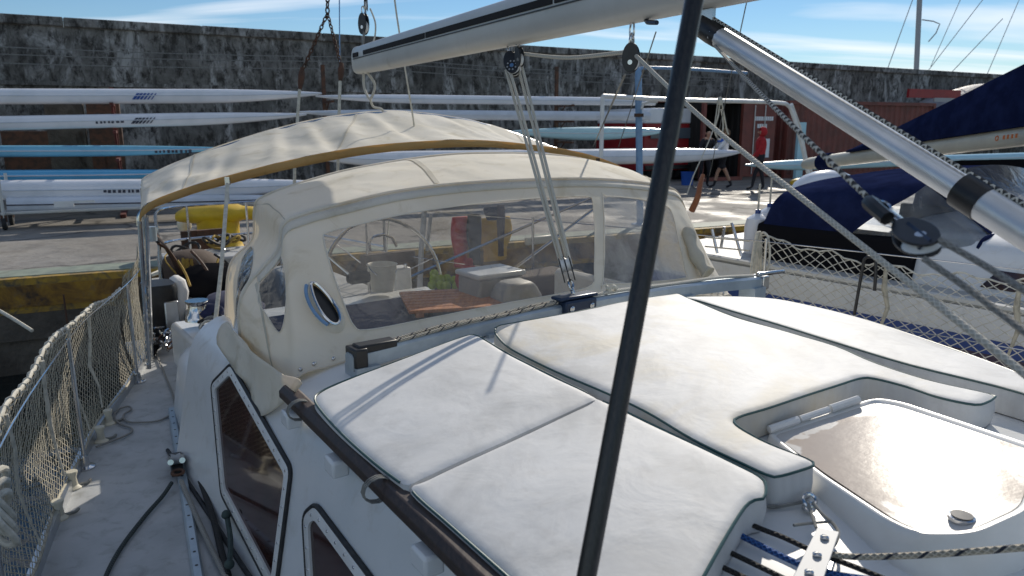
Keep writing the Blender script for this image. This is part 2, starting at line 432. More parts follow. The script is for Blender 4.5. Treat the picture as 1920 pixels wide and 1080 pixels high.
# cushion vinyl with broad grey scuffs, tan mildew and fine grain
def pad_mat(name, stain):
    m, N, L, P = shader(name); co = N.new('ShaderNodeTexCoord').outputs['Object']
    a = noise_tex(N, L, co, 2.6, 8, .62, .5, (1, 1, .2)); c = ramp(N, L, a, [(.36, (.50, .50, .49)), (.50, (.62, .62, .61)), (.66, (.68, .68, .67))])
    b = noise_tex(N, L, co, 1.7, 7, .6, 1.0, (1, 1, .2)); f = ramp(N, L, b, [(.50, (0, 0, 0)), (.62, (.75, .75, .75))])
    if stain: c = mixc(N, L, f, c, (.56, .51, .40))
    d = noise_tex(N, L, co, 14, 9, .7, .2); g = ramp(N, L, d, [(.50, (0, 0, 0)), (.75, (.45, .45, .45))]); c = mixc(N, L, g, c, (.44, .43, .41))
    L.new(c, P.inputs['Base Color']); P.inputs['Roughness'].default_value = .62; P.inputs['Specular IOR Level'].default_value = .3
    h = noise_tex(N, L, co, 7, 4, .5, .4); bb = bumpn(N, L, P, h, .22, .02)
    h2 = noise_tex(N, L, co, 500, 2); bumpn(N, L, P, h2, .1, .001, bb)
pad_mat('pad', False); pad_mat('pad_stained', True)

# hatch lid: glossy with drying puddles whose outline is a noise contour
m, N, L, P = shader('hatch_lid'); co = N.new('ShaderNodeTexCoord').outputs['Object']
a = noise_tex(N, L, co, 5.5, 4, .55, .9)
vd_ = N.new('ShaderNodeVectorMath'); vd_.operation = 'DISTANCE'; L.new(co, vd_.inputs[0]); LID_CENTRE = vd_.inputs[1]
mr_ = N.new('ShaderNodeMapRange'); mr_.inputs[1].default_value = .04; mr_.inputs[2].default_value = .42; mr_.inputs[3].default_value = .36; mr_.inputs[4].default_value = -.30; L.new(vd_.outputs['Value'], mr_.inputs[0])
ad_ = N.new('ShaderNodeMath'); ad_.operation = 'ADD'; L.new(a, ad_.inputs[0]); L.new(mr_.outputs[0], ad_.inputs[1])
mask = ramp(N, L, ad_.outputs[0], [(.50, (0, 0, 0)), (.53, (1, 1, 1))])
c0 = noise_tex(N, L, co, 7, 6); cc = ramp(N, L, c0, [(.35, (.56, .54, .51)), (.65, (.64, .62, .59))])
col = mixc(N, L, mask, cc, (.45, .385, .33)); L.new(col, P.inputs['Base Color'])
rr = N.new('ShaderNodeMapRange'); rr.inputs[3].default_value = .27; rr.inputs[4].default_value = .22; L.new(mask, rr.inputs[0]); L.new(rr.outputs[0], P.inputs['Roughness'])
h = noise_tex(N, L, co, 30, 4); P.inputs['Specular IOR Level'].default_value = .10
bumpn(N, L, P, h, .12, .004)

# anodised boom with long faint streaks
# breakwater wall: dark lichen, pale lime patches, run-down streaks, courses
m, N, L, P = shader('wall'); co = N.new('ShaderNodeTexCoord').outputs['Object']
a = noise_tex(N, L, co, .55, 9, .68, .6); b = noise_tex(N, L, co, 1.5, 9, .72, .8, (1, 1, .30)); d = noise_tex(N, L, co, 5, 8, .75, .3, (1, 1, .5))
base = ramp(N, L, a, [(.30, (.075, .072, .066)), (.46, (.15, .145, .132)), (.60, (.26, .25, .23)), (.74, (.34, .33, .31))])
pale = ramp(N, L, b, [(.50, (0, 0, 0)), (.60, (.85, .85, .85))]); base = mixc(N, L, pale, base, (.48, .475, .455))
dk = ramp(N, L, d, [(.40, (1, 1, 1)), (.54, (0, 0, 0))]); base = mixc(N, L, dk, base, (.045, .041, .036))
L.new(base, P.inputs['Base Color']); P.inputs['Roughness'].default_value = .95
bumpn(N, L, P, d, .8, .05)

# quay: worn asphalt and concrete, damp in places
m, N, L, P = shader('quay'); co = N.new('ShaderNodeTexCoord').outputs['Object']
a = noise_tex(N, L, co, .35, 8, .65, .4); b = noise_tex(N, L, co, 3.0, 8, .7, .2); d = noise_tex(N, L, co, 40, 4, .7)
base = ramp(N, L, a, [(.35, (.16, .15, .135)), (.55, (.25, .235, .21)), (.7, (.32, .30, .275))])
base = mixc(N, L, ramp(N, L, b, [(.45, (0, 0, 0)), (.65, (.6, .6, .6))]), base, (.14, .125, .11))
vo = N.new('ShaderNodeTexVoronoi'); vo.feature = 'DISTANCE_TO_EDGE'; vo.inputs['Scale'].default_value = .32
wv = N.new('ShaderNodeVectorMath'); wv.operation = 'ADD'; sn = N.new('ShaderNodeVectorMath'); sn.operation = 'SCALE'; sn.inputs['Scale'].default_value = 1.1
nq = N.new('ShaderNodeTexNoise'); nq.inputs['Scale'].default_value = 1.4; L.new(co, nq.inputs[0]); L.new(nq.outputs['Color'], sn.inputs[0]); L.new(co, wv.inputs[0]); L.new(sn.outputs[0], wv.inputs[1]); L.new(wv.outputs[0], vo.inputs['Vector'])
base = mixc(N, L, ramp(N, L, vo.outputs['Distance'], [(.008, (.8, .8, .8)), (.022, (0, 0, 0))]), base, (.05, .045, .04))
L.new(base, P.inputs['Base Color'])
wet = ramp(N, L, noise_tex(N, L, co, .9, 6, .6, .5), [(.46, (.85, .85, .85)), (.60, (.55, .55, .55))]); L.new(wet, P.inputs['Roughness']); P.inputs['Specular IOR Level'].default_value = .35
bb = bumpn(N, L, P, b, .5, .06); bumpn(N, L, P, d, .35, .006, bb)

# quay face: flaking yellow band over black tidal stain
m, N, L, P = shader('quay_face'); g = N.new('ShaderNodeTexCoord'); co = g.outputs['Object']
a = noise_tex(N, L, co, 1.6, 8, .7, .8); b = noise_tex(N, L, co, 6, 7, .7)
y = ramp(N, L, a, [(.36, (.34, .19, .02)), (.48, (.19, .10, .02)), (.58, (.045, .03, .02))])
y = mixc(N, L, ramp(N, L, b, [(.55, (0, 0, 0)), (.7, (.7, .7, .7))]), y, (.16, .12, .07)); L.new(y, P.inputs['Base Color']); P.inputs['Roughness'].default_value = .8
bumpn(N, L, P, b, .7, .03)
std('quay_stone', (.055, .047, .038), .9, col2=(.11, .097, .08), scale=2, bump=.8, bscale=8, bdist=.04)
std('kerb_green', (.24, .28, .22), .75, col2=(.17, .20, .17), scale=4, dirt=(.12, .10, .08), dscale=5, bump=.3, bscale=30)
std('kerb_yellow', (.42, .26, .03), .75, col2=(.28, .17, .03), scale=4, dirt=(.09, .075, .05), dscale=5, dlo=.46, dhi=.62)

# harbour water
m, N, L, P = shader('water'); co = N.new('ShaderNodeTexCoord').outputs['Object']
P.inputs['Base Color'].default_value = (.008, .012, .012, 1); P.inputs['Roughness'].default_value = .06
a = noise_tex(N, L, co, 1.6, 5, .55, .4); bumpn(N, L, P, a, .35, .12)

# braided ropes: UV x runs along the rope in metres, y around it
def braid(name, c1, c2, c3=None, pitch=60, turns=4, thick=.5):
    m, N, L, P = shader(name); uv = N.new('ShaderNodeTexCoord').outputs['UV']
    s = N.new('ShaderNodeSeparateXYZ'); L.new(uv, s.inputs[0])
    def math_(op, a, b):
        q = N.new('ShaderNodeMath'); q.operation = op
        for i, x in enumerate((a, b)):
            if isinstance(x, (int, float)): q.inputs[i].default_value = x
            else: L.new(x, q.inputs[i])
        return q.outputs[0]
    u = math_('MULTIPLY', s.outputs[0], pitch * 2 * math.pi); v = math_('MULTIPLY', s.outputs[1], turns * 2 * math.pi)
    w1 = math_('SINE', math_('ADD', u, v), 0); w2 = math_('SINE', math_('SUBTRACT', u, v), 0)
    h = math_('MAXIMUM', w1, w2)
    c = ramp(N, L, h, [(.0, c2), (thick, c2), (min(1, thick + .25), c1)])
    if c3:
        k = math_('SINE', math_('ADD', math_('MULTIPLY', s.outputs[0], pitch * .22 * 2 * math.pi), math_('MULTIPLY', s.outputs[1], 2 * math.pi)), 0)
        c = mixc(N, L, ramp(N, L, k, [(.86, (0, 0, 0)), (.90, (1, 1, 1))]), c, c3)
    L.new(c, P.inputs['Base Color']); P.inputs['Roughness'].default_value = .8
    bumpn(N, L, P, h, .6, .003)
braid('braid_white', (.64, .61, .53), (.50, .47, .40), None, 70, 4)
braid('braid_cream_black', (.50, .45, .36), (.30, .27, .21), (.015, .02, .035), 75, 4)
braid('braid_dot', (.62, .58, .50), (.05, .045, .04), None, 55, 1, .45)
braid('braid_dark', (.06, .075, .072), (.02, .028, .028), None, 80, 4)
braid('braid_blue', (.03, .12, .36), (.012, .05, .18), None, 80, 4)
braid('braid_black', (.03, .028, .026), (.012, .011, .011), None, 80, 4)
braid('braid_grey', (.34, .33, .30), (.23, .22, .20), None, 75, 4)
# ================================================================== setting: water, quay, wall
SKYLIM = 400
m = MB(); m.poly([V((-SKYLIM, -SKYLIM, WATER)), V((SKYLIM, -SKYLIM, WATER)), V((SKYLIM, SKYLIM, WATER)), V((-SKYLIM, SKYLIM, WATER))])
m.build('water', 'water', kind='structure', sm=False)
# quay: one slab with a fine top near the edge, running inland to the horizon
quay = thing('quay', None, None, Q(0, QE, QZ), kind='structure')
m = MB()
def qtop(u, v):
    s = -60 + 130 * u; n = QE + .62 + (v ** 1.6) * 30
    return Q(s, n, QZ + .012 * nfb(s, n, 0, .9))
m.grid(qtop, 130, 50); m.poly([Q(-300, QE + 30.6, QZ - .01), Q(400, QE + 30.6, QZ - .01), Q(400, 380, QZ - .01), Q(-300, 380, QZ - .01)])
m.build('quay_surface', 'quay', quay)
def strip(n0, n1, z0, z1, mat, name, wob=.0, step=.5, bev=.01):
    m = MB(); rings = []
    s = -40
    while s <= 60:
        w = wob * nfb(s, n0, z0, 1.3)
        rings.append([Q(s, n0 + w, z0), Q(s, n1, z0), Q(s, n1, z1), Q(s, n0 + w, z1)]); s += step
    m.loft(rings); return m.build(name, mat, quay, auto=30)
strip(QE + .16, QE + .64, QZ - .5, QZ + .035, 'kerb_green', 'kerb_band')
strip(QE + .02, QE + .16, QZ - .5, QZ + .025, 'kerb_yellow', 'kerb_nosing', .03)
strip(QE + .0, QE + .10, QZ - .32, QZ - .06, 'quay_face', 'fender_beam', .05)
strip(QE + .06, QE + .12, QZ - .42, QZ - .345, 'quay_stone', 'fender_gap', .03)
strip(QE - .03, QE + .10, QZ - .72, QZ - .40, 'quay_stone', 'lower_fender_beam', .05)
strip(QE + .05, QE + .6, WATER - 1, QZ - .70, 'quay_stone', 'quay_foot', .06)

# breakwater wall: courses of stained concrete with a coping
WT = R(30); WD = V((math.cos(WT), math.sin(WT), 0)); WN = V((-math.sin(WT), math.cos(WT), 0)); WO = 22.0
def Wp(s, n, z): return WD * s + WN * (WO + n) + V((0, 0, z))
wall = thing('breakwater_wall', 'tall weathered dark concrete breakwater wall behind the rowing boats', 'wall', Wp(5, 0, QZ))
random.seed(3)
m = MB(); ztop = 3.98
m.grid(lambda u, v: Wp(-30 + 90 * u, .05 * nfb(-30 + 90 * u, v * 4.2, 0, .8) + .03 * nfb(-30 + 90 * u, v * 4.2, 3, 3.0), QZ - .1 + v * (ztop - QZ)), 260, 26)
m.build('wall_face', 'wall', wall)
zc = [2.55]
for z in zc:                                                      # proud lifts between pours
    m = MB(); m.loft([[Wp(s, -.07 + .02 * nfb(s, z, 1, .7), z - .05), Wp(s, .05, z - .05), Wp(s, .05, z + .05), Wp(s, -.055, z + .05)] for s in range(-30, 61, 1)])
    m.build('wall_course', 'wall', wall)
s = -30
while s < 60:                                                     # coping slabs
    L_ = random.uniform(2.6, 3.4); m = MB(); dz = random.uniform(-.004, .004)
    m.box(Wp(s + L_ / 2, .35, ztop + .02 + dz), (L_ - .006, .9, .22), (WD, WN, V((0, 0, 1)))); m.build('coping_slab', 'wall', wall, bevel=.03); s += L_
# cables strung along the wall
for k, (y0, y1) in enumerate(((86, 107), (100, 115), (117, 128))):
    a = hit(-40, y0, WN, WO - .5); b = hit(680, y1, WN, WO - .5); b2 = b + (b - a) * 1.6; b2.z = b.z - .15
    m = MB(); m.tube(sag(a, b, .05) + sag(b, b2, .08)[1:], .013, 5)
    m.build('wall_cable', 'rope_grey', label=['top cable of the three strung across the dark wall', 'middle cable of the three strung across the dark wall', 'lowest cable of the three strung across the dark wall'][k], cat='cable', group='cables along the wall')

# ================================================================== the yacht
PC = 1.95
def interp(x, T):
    if x <= T[0][0]: return T[0][1]
    for (x0, y0), (x1, y1) in zip(T, T[1:]):
        if x <= x1:
            t = (x - x0) / (x1 - x0); return y0 + (y1 - y0) * t
    return T[-1][1]
TOE = [(-5, .9), (-3, .2), (-1.5, -.22), (0, -.42), (1, -.33), (2, -.16), (2.88, .02), (4, .32), (5, .72), (5.6, .90), (7, 1.12), (8.3, 1.42)]
INN = [(-6, .68), (3.5, .68), (4.2, .76), (5.6, 1.16), (7.4, 1.36)]
def toe(a, side=-1):
    p = sum(interp(a + d, TOE) for d in (-.25, -.12, 0, .12, .25)) / 5
    return p if side < 0 else 2 * PC - p
def zr(a, p):
    q = (p - PC) / 1.2
    return .76 - .11 * q * q - .012 * max(0, 2.3 - a)
yacht = thing('sailing_yacht', 'white sailing yacht with big tinted side windows, seen along its coachroof', 'yacht', B(2, PC, WATER - .3))
aa = [-5 + 13.3 * i / 80 for i in range(81)]
m = MB()
m.loft([[B(a, toe(a), .0), B(a, toe(a) - .03, -.25), B(a, toe(a) + .12, -1.2), B(a, lerp(toe(a), PC, .45), -1.75), B(a, PC, -1.9),
         B(a, lerp(toe(a, 1), PC, .45), -1.75), B(a, toe(a, 1) - .12, -1.2), B(a, toe(a, 1) + .03, -.25), B(a, toe(a, 1), 0)] for a in aa], closed=False)
m.poly([B(8.3, toe(8.3), 0), B(8.3, toe(8.3, 1), 0), B(8.3, PC + .3, -1.5), B(8.3, PC - .3, -1.5)])
m.build('hull', 'gelcoat', yacht)
m = MB()
for sd_ in (-1, 1):
    def f(u, v, sd_=sd_):
        a = -5 + 13.3 * u; i = interp(a, INN); t = toe(a)
        p = lerp(t, max(i, t + .05), v); p = p if sd_ < 0 else 2 * PC - p
        return B(a, p, .005 * v)
    m.grid(f, 100, 6)
m.poly([B(7.4, interp(7.4, INN), .006), B(8.3, interp(7.4, INN), .006), B(8.3, 2 * PC - interp(7.4, INN), .006), B(7.4, 2 * PC - interp(7.4, INN), .006)])
deck = m.build('deck', 'deck', yacht)
for sd_, nm in ((-1, 'toe_rail'), (1, 'toe_rail')):
    m = MB(); m.loft([[B(a, toe(a, sd_) - .018, -.02), B(a, toe(a, sd_) + .018, -.02), B(a, toe(a, sd_) + .014, .045), B(a, toe(a, sd_) - .014, .045)] for a in aa])
    m.build(nm, 'alu', yacht)
# coachroof: loft of the cross-section
half = [(.635, -.02), (.65, .03), (.695, .255), (.74, .48), (.755, .535), (.78, .585), (.82, .628), (.885, .662)]
m = MB(); rings = []
for a in [-1.6 + 4.24 * i / 50 for i in range(51)]:
    nar = .25 * max(0, -.4 - a) ** 1.3; dz = -.012 * max(0, 2.3 - a)
    ring = [B(a, p + nar, z + dz * (z > .1)) for p, z in half]
    ring += [B(a, p, zr(a, p)) for p in [1.0 + .1 * k for k in range(20)]]
    ring += [B(a, 2 * PC - p - nar, z + dz * (z > .1)) for p, z in half[::-1]]
    rings.append(ring)
m.loft(rings, closed=False); m.face([len(m.v) - len(rings[0]) + k for k in range(len(rings[0]))]); m.face(list(range(len(rings[0])))[::-1])
coach = m.build('coachroof', 'gelcoat', yacht, auto=50)
for sd_ in (-1, 1):                                               # cabin sides carried aft of the companionway
    q = lambda p: p if sd_ < 0 else 2 * PC - p
    m = MB(); m.loft([[B(a, q(p), z) for p, z in half + [(.92, .665), (.95, .64), (.95, -.02)]] for a in [2.64 + .96 * k / 10 for k in range(11)]]); m.build('cabin_side', 'gelcoat', yacht, auto=50)
# cockpit: coamings, sole, seats
hc = lambda a: 1 - .6 * min(1, max(0, (a - 4.3) / .8))
m = MB()
for sd_ in (-1, 1):
    rg = []
    for a in [3.55 + 3.9 * i / 24 for i in range(25)]:
        i_ = interp(a, INN); q = lambda p: p if sd_ < 0 else 2 * PC - p
        rg.append([B(a, q(i_), 0), B(a, q(i_ + .05), .30 * hc(a)), B(a, q(i_ + .09), .335 * hc(a)), B(a, q(i_ + .17), .335 * hc(a)), B(a, q(i_ + .20), .30 * hc(a)), B(a, q(i_ + .20), -.45)])
    m.loft(rg)
m.build('cockpit_coaming', 'gelcoat', yacht, auto=50)
one('box', B(5.6, PC, -.42), (1.9, 3.6, .06), (PORT, AFT, V((0, 0, 1)))).build('cockpit_sole', 'deck', yacht)
one('box', B(3.95, PC, -.02), (1.95, 2.5, .60), (PORT, AFT, V((0, 0, 1)))).build('bridge_deck', 'gelcoat', yacht, bevel=.03)
for p, w_ in ((1.45, .45), (2.55, .45)):
    one('box', B(6.2, p, -.1), (w_, 2.3, .55), (PORT, AFT, V((0, 0, 1)))).build('cockpit_seat', 'deck', yacht, bevel=.03)
one('box', B(7.75, PC, .1), (1.0, .6, .4), (PORT, AFT, V((0, 0, 1)))).build('stern_locker', 'deck', yacht, bevel=.03)
# ---- side windows of the coachroof: tinted panes in bolted frames
SN = (PORT * .45 - V((0, 0, .09))).normalized(); SOFF = SN.dot(B(0, .65, .03)); OUT = -SN
SU = AFT; SV = (PORT * .09 + V((0, 0, .45))).normalized(); SO = B(0, .65, .03)
def inset(poly, d):
    n = len(poly); A_ = sum(poly[i][0] * poly[(i + 1) % n][1] - poly[(i + 1) % n][0] * poly[i][1] for i in range(n)); sg = 1 if A_ > 0 else -1
    out = []
    for i in range(n):
        p0, p1, p2 = V(poly[i - 1]), V(poly[i]), V(poly[(i + 1) % n])
        e1 = (p1 - p0).normalized(); e2 = (p2 - p1).normalized()
        n1 = V((-e1.y, e1.x)) * sg; n2 = V((-e2.y, e2.x)) * sg
        k = n1 + n2; k = k / max(.2, k.dot(n1)) if k.length > 1e-6 else n1
        out.append(p1 + k * d)
    return out
def roundpoly(poly, r, k=4):
    out = []; n = len(poly)
    for i in range(n):
        p0, p1, p2 = V(poly[i - 1]), V(poly[i]), V(poly[(i + 1) % n])
        a = p1 + (p0 - p1).normalized() * min(r, (p0 - p1).length * .45); b = p1 + (p2 - p1).normalized() * min(r, (p2 - p1).length * .45)
        for j in range(k + 1):
            t = j / k; out.append((1 - t) ** 2 * a + 2 * t * (1 - t) * p1 + t * t * b)
    return out
def side_window(pxs):
    pts = [hit(x, y, SN, SOFF) for x, y in pxs]
    q = [V(((P - SO).dot(SU), (P - SO).dot(SV))) for P in pts]
    o_ = roundpoly(q, .03); i_ = roundpoly(inset(q, .035), .02); mid = roundpoly(inset(q, .0175), .02)
    to = lambda p, h: SO + SU * p[0] + SV * p[1] + OUT * h
    m = MB(); n = len(o_)
    m.loft([[to(p, -.01) for p in o_], [to(p, .010) for p in o_], [to(p, .012) for p in inset(o_, .003)], [to(p, .012) for p in i_], [to(p, -.01) for p in i_]], caps=False)
    fr = m.build('window_frame', 'white_paint', yacht)
    m = MB(); m.poly([to(p, .004) for p in roundpoly(inset(q, .033), .02)]); m.build('pane', 'tinted_glass', fr, sm=False)
    m = MB(); m.tube([to(p, .006) for p in inset(o_, -.006)], .008, 6, closed=True); m.build('gasket', 'black_rubber', fr)
    m = MB(); L_ = [V((p.x, p.y, 0)) for p in mid]; per = sum((L_[i] - L_[i - 1]).length for i in range(len(L_)))
    for p in resample(L_, int(per / .06), True): m.lathe(to(p, .0105), [(.0055, 0), (.0055, .0015), (.0035, .004), (.0, .0045)], 8, OUT)
    m.build('bolts', 'steel', fr, kind='stuff')
side_window([(436, 685), (548, 880), (518, 1115), (420, 925), (401, 721)])
side_window([(595, 948), (720, 1115), (705, 1330), (588, 1200), (574, 967)])
# ---- wooden hand rail on the roof edge
h0, h1 = Pz(540, 735, .685), Pz(905, 1082, .685); hd = (h1 - h0).normalized(); hs = V((0, 0, 1)).cross(hd).normalized()
h2 = h0 + hd * 2.9
def rail_sec(P, w_=.035, h_=.029): return [P + hs * (w_ * math.cos(t)) * (1 if abs(math.cos(t)) < .75 else .94) + V((0, 0, h_ * math.sin(t))) for t in [math.pi / 8 + k * math.pi / 4 for k in range(8)]]
m = MB(); m.loft([rail_sec(h0.lerp(h2, k / 30) + V((0, 0, -.012 * (k / 30) + .002 * nfb(k * .5, 0)))) for k in range(31)])
hr = m.build('hand_rail', 'wood_dark', yacht, bevel=.003)
for t in (.03, .17, .36, .55, .75, .95):
    P = h0.lerp(h2, t) - V((0, 0, .052)) - PORT * .02; one('box', P - V((0, 0, .006)), (.075, .05, .05), (hd, hs, V((0, 0, 1)))).build('rail_foot', 'gelcoat', yacht, bevel=.008)
for x, y in ((705, 912), (560, 765)):                             # lashings round the rail
    P = Pz(x, y, .69); m = MB()
    for k in range(3): m.tube([P + hd * (.008 * k) + hs * (.038 * math.cos(t)) + V((0, 0, .032 * math.sin(t) - .004)) for t in [k2 * math.pi / 6 for k2 in range(12)]], .0022, 5, closed=True)
    if False: m.tube(smooth([P - hs * .034, P - hs * .06 + hd * .02 - V((0, 0, .03)), P - hs * .05 + hd * .03 - V((0, 0, .045)), P - hs * .06 + hd * .035 - V((0, 0, .05))]), .002, 5)
    m.build('lashing', 'rope_grey', hr)
# ---- mainsheet traveller across the roof
def tz(p): return .745 + .05 * (1 - ((p - 2.15) / 1.2) ** 2)
TA = 2.34
m = MB(); m.loft([[B(TA + dx_, p, tz(p) + dz) for dx_, dz in ((-.03, -.028), (.03, -.028), (.03, .018), (.018, .028), (-.018, .028), (-.03, .018))] for p in [1.0 + 2.32 * k / 24 for k in range(25)]])
trv = m.build('traveller_track', 'blue_grey_alu', yacht, auto=35)
for p in (1.05, 1.6, 2.15, 2.7, 3.25): one('box', B(TA, p, (tz(p) - .028 + zr(TA, p)) / 2 - .01), (.09, .10, max(.03, tz(p) - .028 - zr(TA, p) + .03)), (PORT, AFT, V((0, 0, 1)))).build('track_foot', 'blue_grey_alu', yacht)
m = MB(); m.box(B(TA, 1.03, tz(1.0) + .005), (.05, .085, .085), (PORT, AFT, V((0, 0, 1)))); m.box(B(TA, 1.10, tz(1.05) + .036), (.15, .06, .03), (PORT, AFT, V((0, 0, 1))))
m.build('track_end_box', 'black', yacht, bevel=.006)
m = MB(); m.box(B(TA, 3.31, tz(3.3) + .0), (.05, .08, .07), (PORT, AFT, V((0, 0, 1)))); m.tube([B(TA, 3.28, tz(3.3) + .04), B(TA - .01, 3.5, tz(3.3) + .035)], .012, 8)
m.build('track_end_block', 'steel', yacht, bevel=.006)
carP = Pa(1085, 560, TA - .035); cpp = ap(carP)[1]
m = MB(); m.box(B(TA - .02, cpp, tz(cpp) + .015), (.17, .075, .058), (PORT, AFT, V((0, 0, 1)))); m.box(B(TA - .01, cpp, tz(cpp) + .052), (.21, .07, .016), (PORT, AFT, V((0, 0, 1))))
car = m.build('traveller_car', 'dark_blue_metal', yacht, bevel=.008)
for d in (-.055, .055): one('lathe', B(TA - .0575, cpp + d, tz(cpp) + .012), [(.013, 0), (.013, .004), (.008, .007), (0, .008)], 12, -AFT).build('car_bolt', 'steel', car)
for k, off in enumerate((-.016, .006)):
    m = MB(); m.tube([B(TA + off, p, tz(p) + .036 + .003 * math.sin(p * 14 + k)) for p in [1.06 + (cpp - .1 - 1.06) * i / 40 for i in range(41)]], .0075, 6, uvs=True)
    m.build('traveller_line', 'braid_cream_black', yacht)
m = MB(); m.tube([B(TA, p, tz(p) + .036 + .003 * math.sin(p * 9)) for p in [cpp + .1 + (3.25 - cpp - .1) * i / 30 for i in range(31)]], .0085, 6, uvs=True); m.build('traveller_line', 'braid_white', yacht)
# knot beside the car
kp = B(TA, cpp + .22, tz(cpp) + .05); m = MB()
m.tube([kp + V((.02 * math.cos(t), .012 * math.sin(2 * t), .014 * math.sin(t * 1.5))) for t in [k * .35 for k in range(30)]], .007, 6); m.build('knot', 'rope_white', yacht)
# ---- deck hatch in front of the cushions: coaming and lid
HZ = .805
LA = -.165
LS = .165                                                         # lid tilt shaped so the sun's glare falls towards its right side
def zl(a, p): return HZ + LS * (p - 1.75) + LA * (a - .9)
def zlw(q): return LS * (q.x * PORT.x + q.y * PORT.y - 1.75) + LA * (q.x * AFT.x + q.y * AFT.y - .9)
hpx = [(1432, 812), (1640, 744), (1692, 752), (1975, 845), (1935, 955), (1828, 1003), (1718, 1004), (1660, 978), (1532, 892)]
hp = [PS(x, y, zl) for x, y in hpx]; h2d = [V((P.x, P.y)) for P in hp]
outl = roundpoly(h2d, .035, 5)
m = MB(); ins = inset(outl, .004); ins2 = inset(outl, .022); low = inset(outl, -.012)
zb = .70
m.loft([[V((p.x, p.y, zb)) for p in low], [V((p.x, p.y, HZ - .014 + zlw(p))) for p in outl], [V((p.x, p.y, HZ + zlw(p))) for p in ins], [V((p.x, p.y, HZ + .001 + zlw(p))) for p in inset(outl, .012)], [V((p.x, p.y, HZ - .006 + zlw(p))) for p in ins2]], caps=False)
hatch = m.build('deck_hatch', 'hatch_edge', yacht, auto=60)
v, F = tri_region([[(p.x, p.y) for p in inset(outl, .021)]], .05, lambda x, y: inside(x, y, [(p.x, p.y) for p in inset(outl, .021)]))
cx = sum(p[0] for p in v) / len(v); cy = sum(p[1] for p in v) / len(v)
m = MB(); m.v = [V((p[0], p[1], HZ - .0055 + zlw(V((p[0], p[1], 0))) + .006 * max(0, 1 - ((p[0] - cx) ** 2 + (p[1] - cy) ** 2) / .1))) for p in v]
for t in F: m.face(t)
m.build('hatch_lid', 'hatch_lid', hatch)
dh = PS(1803, 970, zl)
LID_CENTRE.default_value = PS(1690, 850, zl) - V(yacht['_o']); m = MB(); m.lathe(dh + V((0, 0, -.004)), [(.024, 0), (.024, .006), (.018, .008), (.016, .003), (0, .003)], 18); m.build('lid_drain', 'steel', hatch)
m = MB(); m.lathe(dh + V((0, 0, -.001)), [(.0195, 0), (.0195, .0068), (0, .007)], 18); m.build('drain_hole', 'black', hatch)
ha, hb = PS(1440, 806, lambda a, p: zl(a, p) + .012), PS(1612, 748, lambda a, p: zl(a, p) + .012); m = MB()
for k in range(3):
    p, q = ha.lerp(hb, k / 3 + .01), ha.lerp(hb, (k + 1) / 3 - .01); m.tube([p, q], .009 if k % 2 else .011, 8)
m.build('hinge', 'white_paint', hatch)
# ---- rope organiser plate
def zo(h): return lambda a, p: zr(a, p) + h
pl = [PS(x, y, zo(.045)) for x, y in ((1533, 987), (1574, 997), (1530, 1128), (1470, 1115))]
m = MB(); m.loft([[P - V((0, 0, .004)) for P in pl], [P for P in pl]]); org_ = m.build('rope_organiser', 'alu_dull', yacht, bevel=.0015)
for x, y in ((1546, 1009), (1532, 1041), (1517, 1074)):
    P = PS(x, y, zo(.045)); m = MB(); m.lathe(P, [(.0085, 0), (.0085, .003), (.006, .005), (0, .0055)], 14); sc_ = m.build('screw', 'steel', org_)
    one('box', P + V((0, 0, .0055)), (.011, .0016, .0006)).build('screw_slot', 'black', sc_)
    m = MB(); m.lathe(P - V((0, 0, .035)), [(.012, 0), (.010, .004), (.007, .015), (.010, .028), (.012, .031)], 14); m.build('sheave', 'grey_plastic', org_)
pl2 = [P - V((0, 0, .038)) for P in pl]; m = MB(); m.loft([[P - V((0, 0, .008)) for P in pl2], pl2]); m.build('base_plate', 'alu', org_)

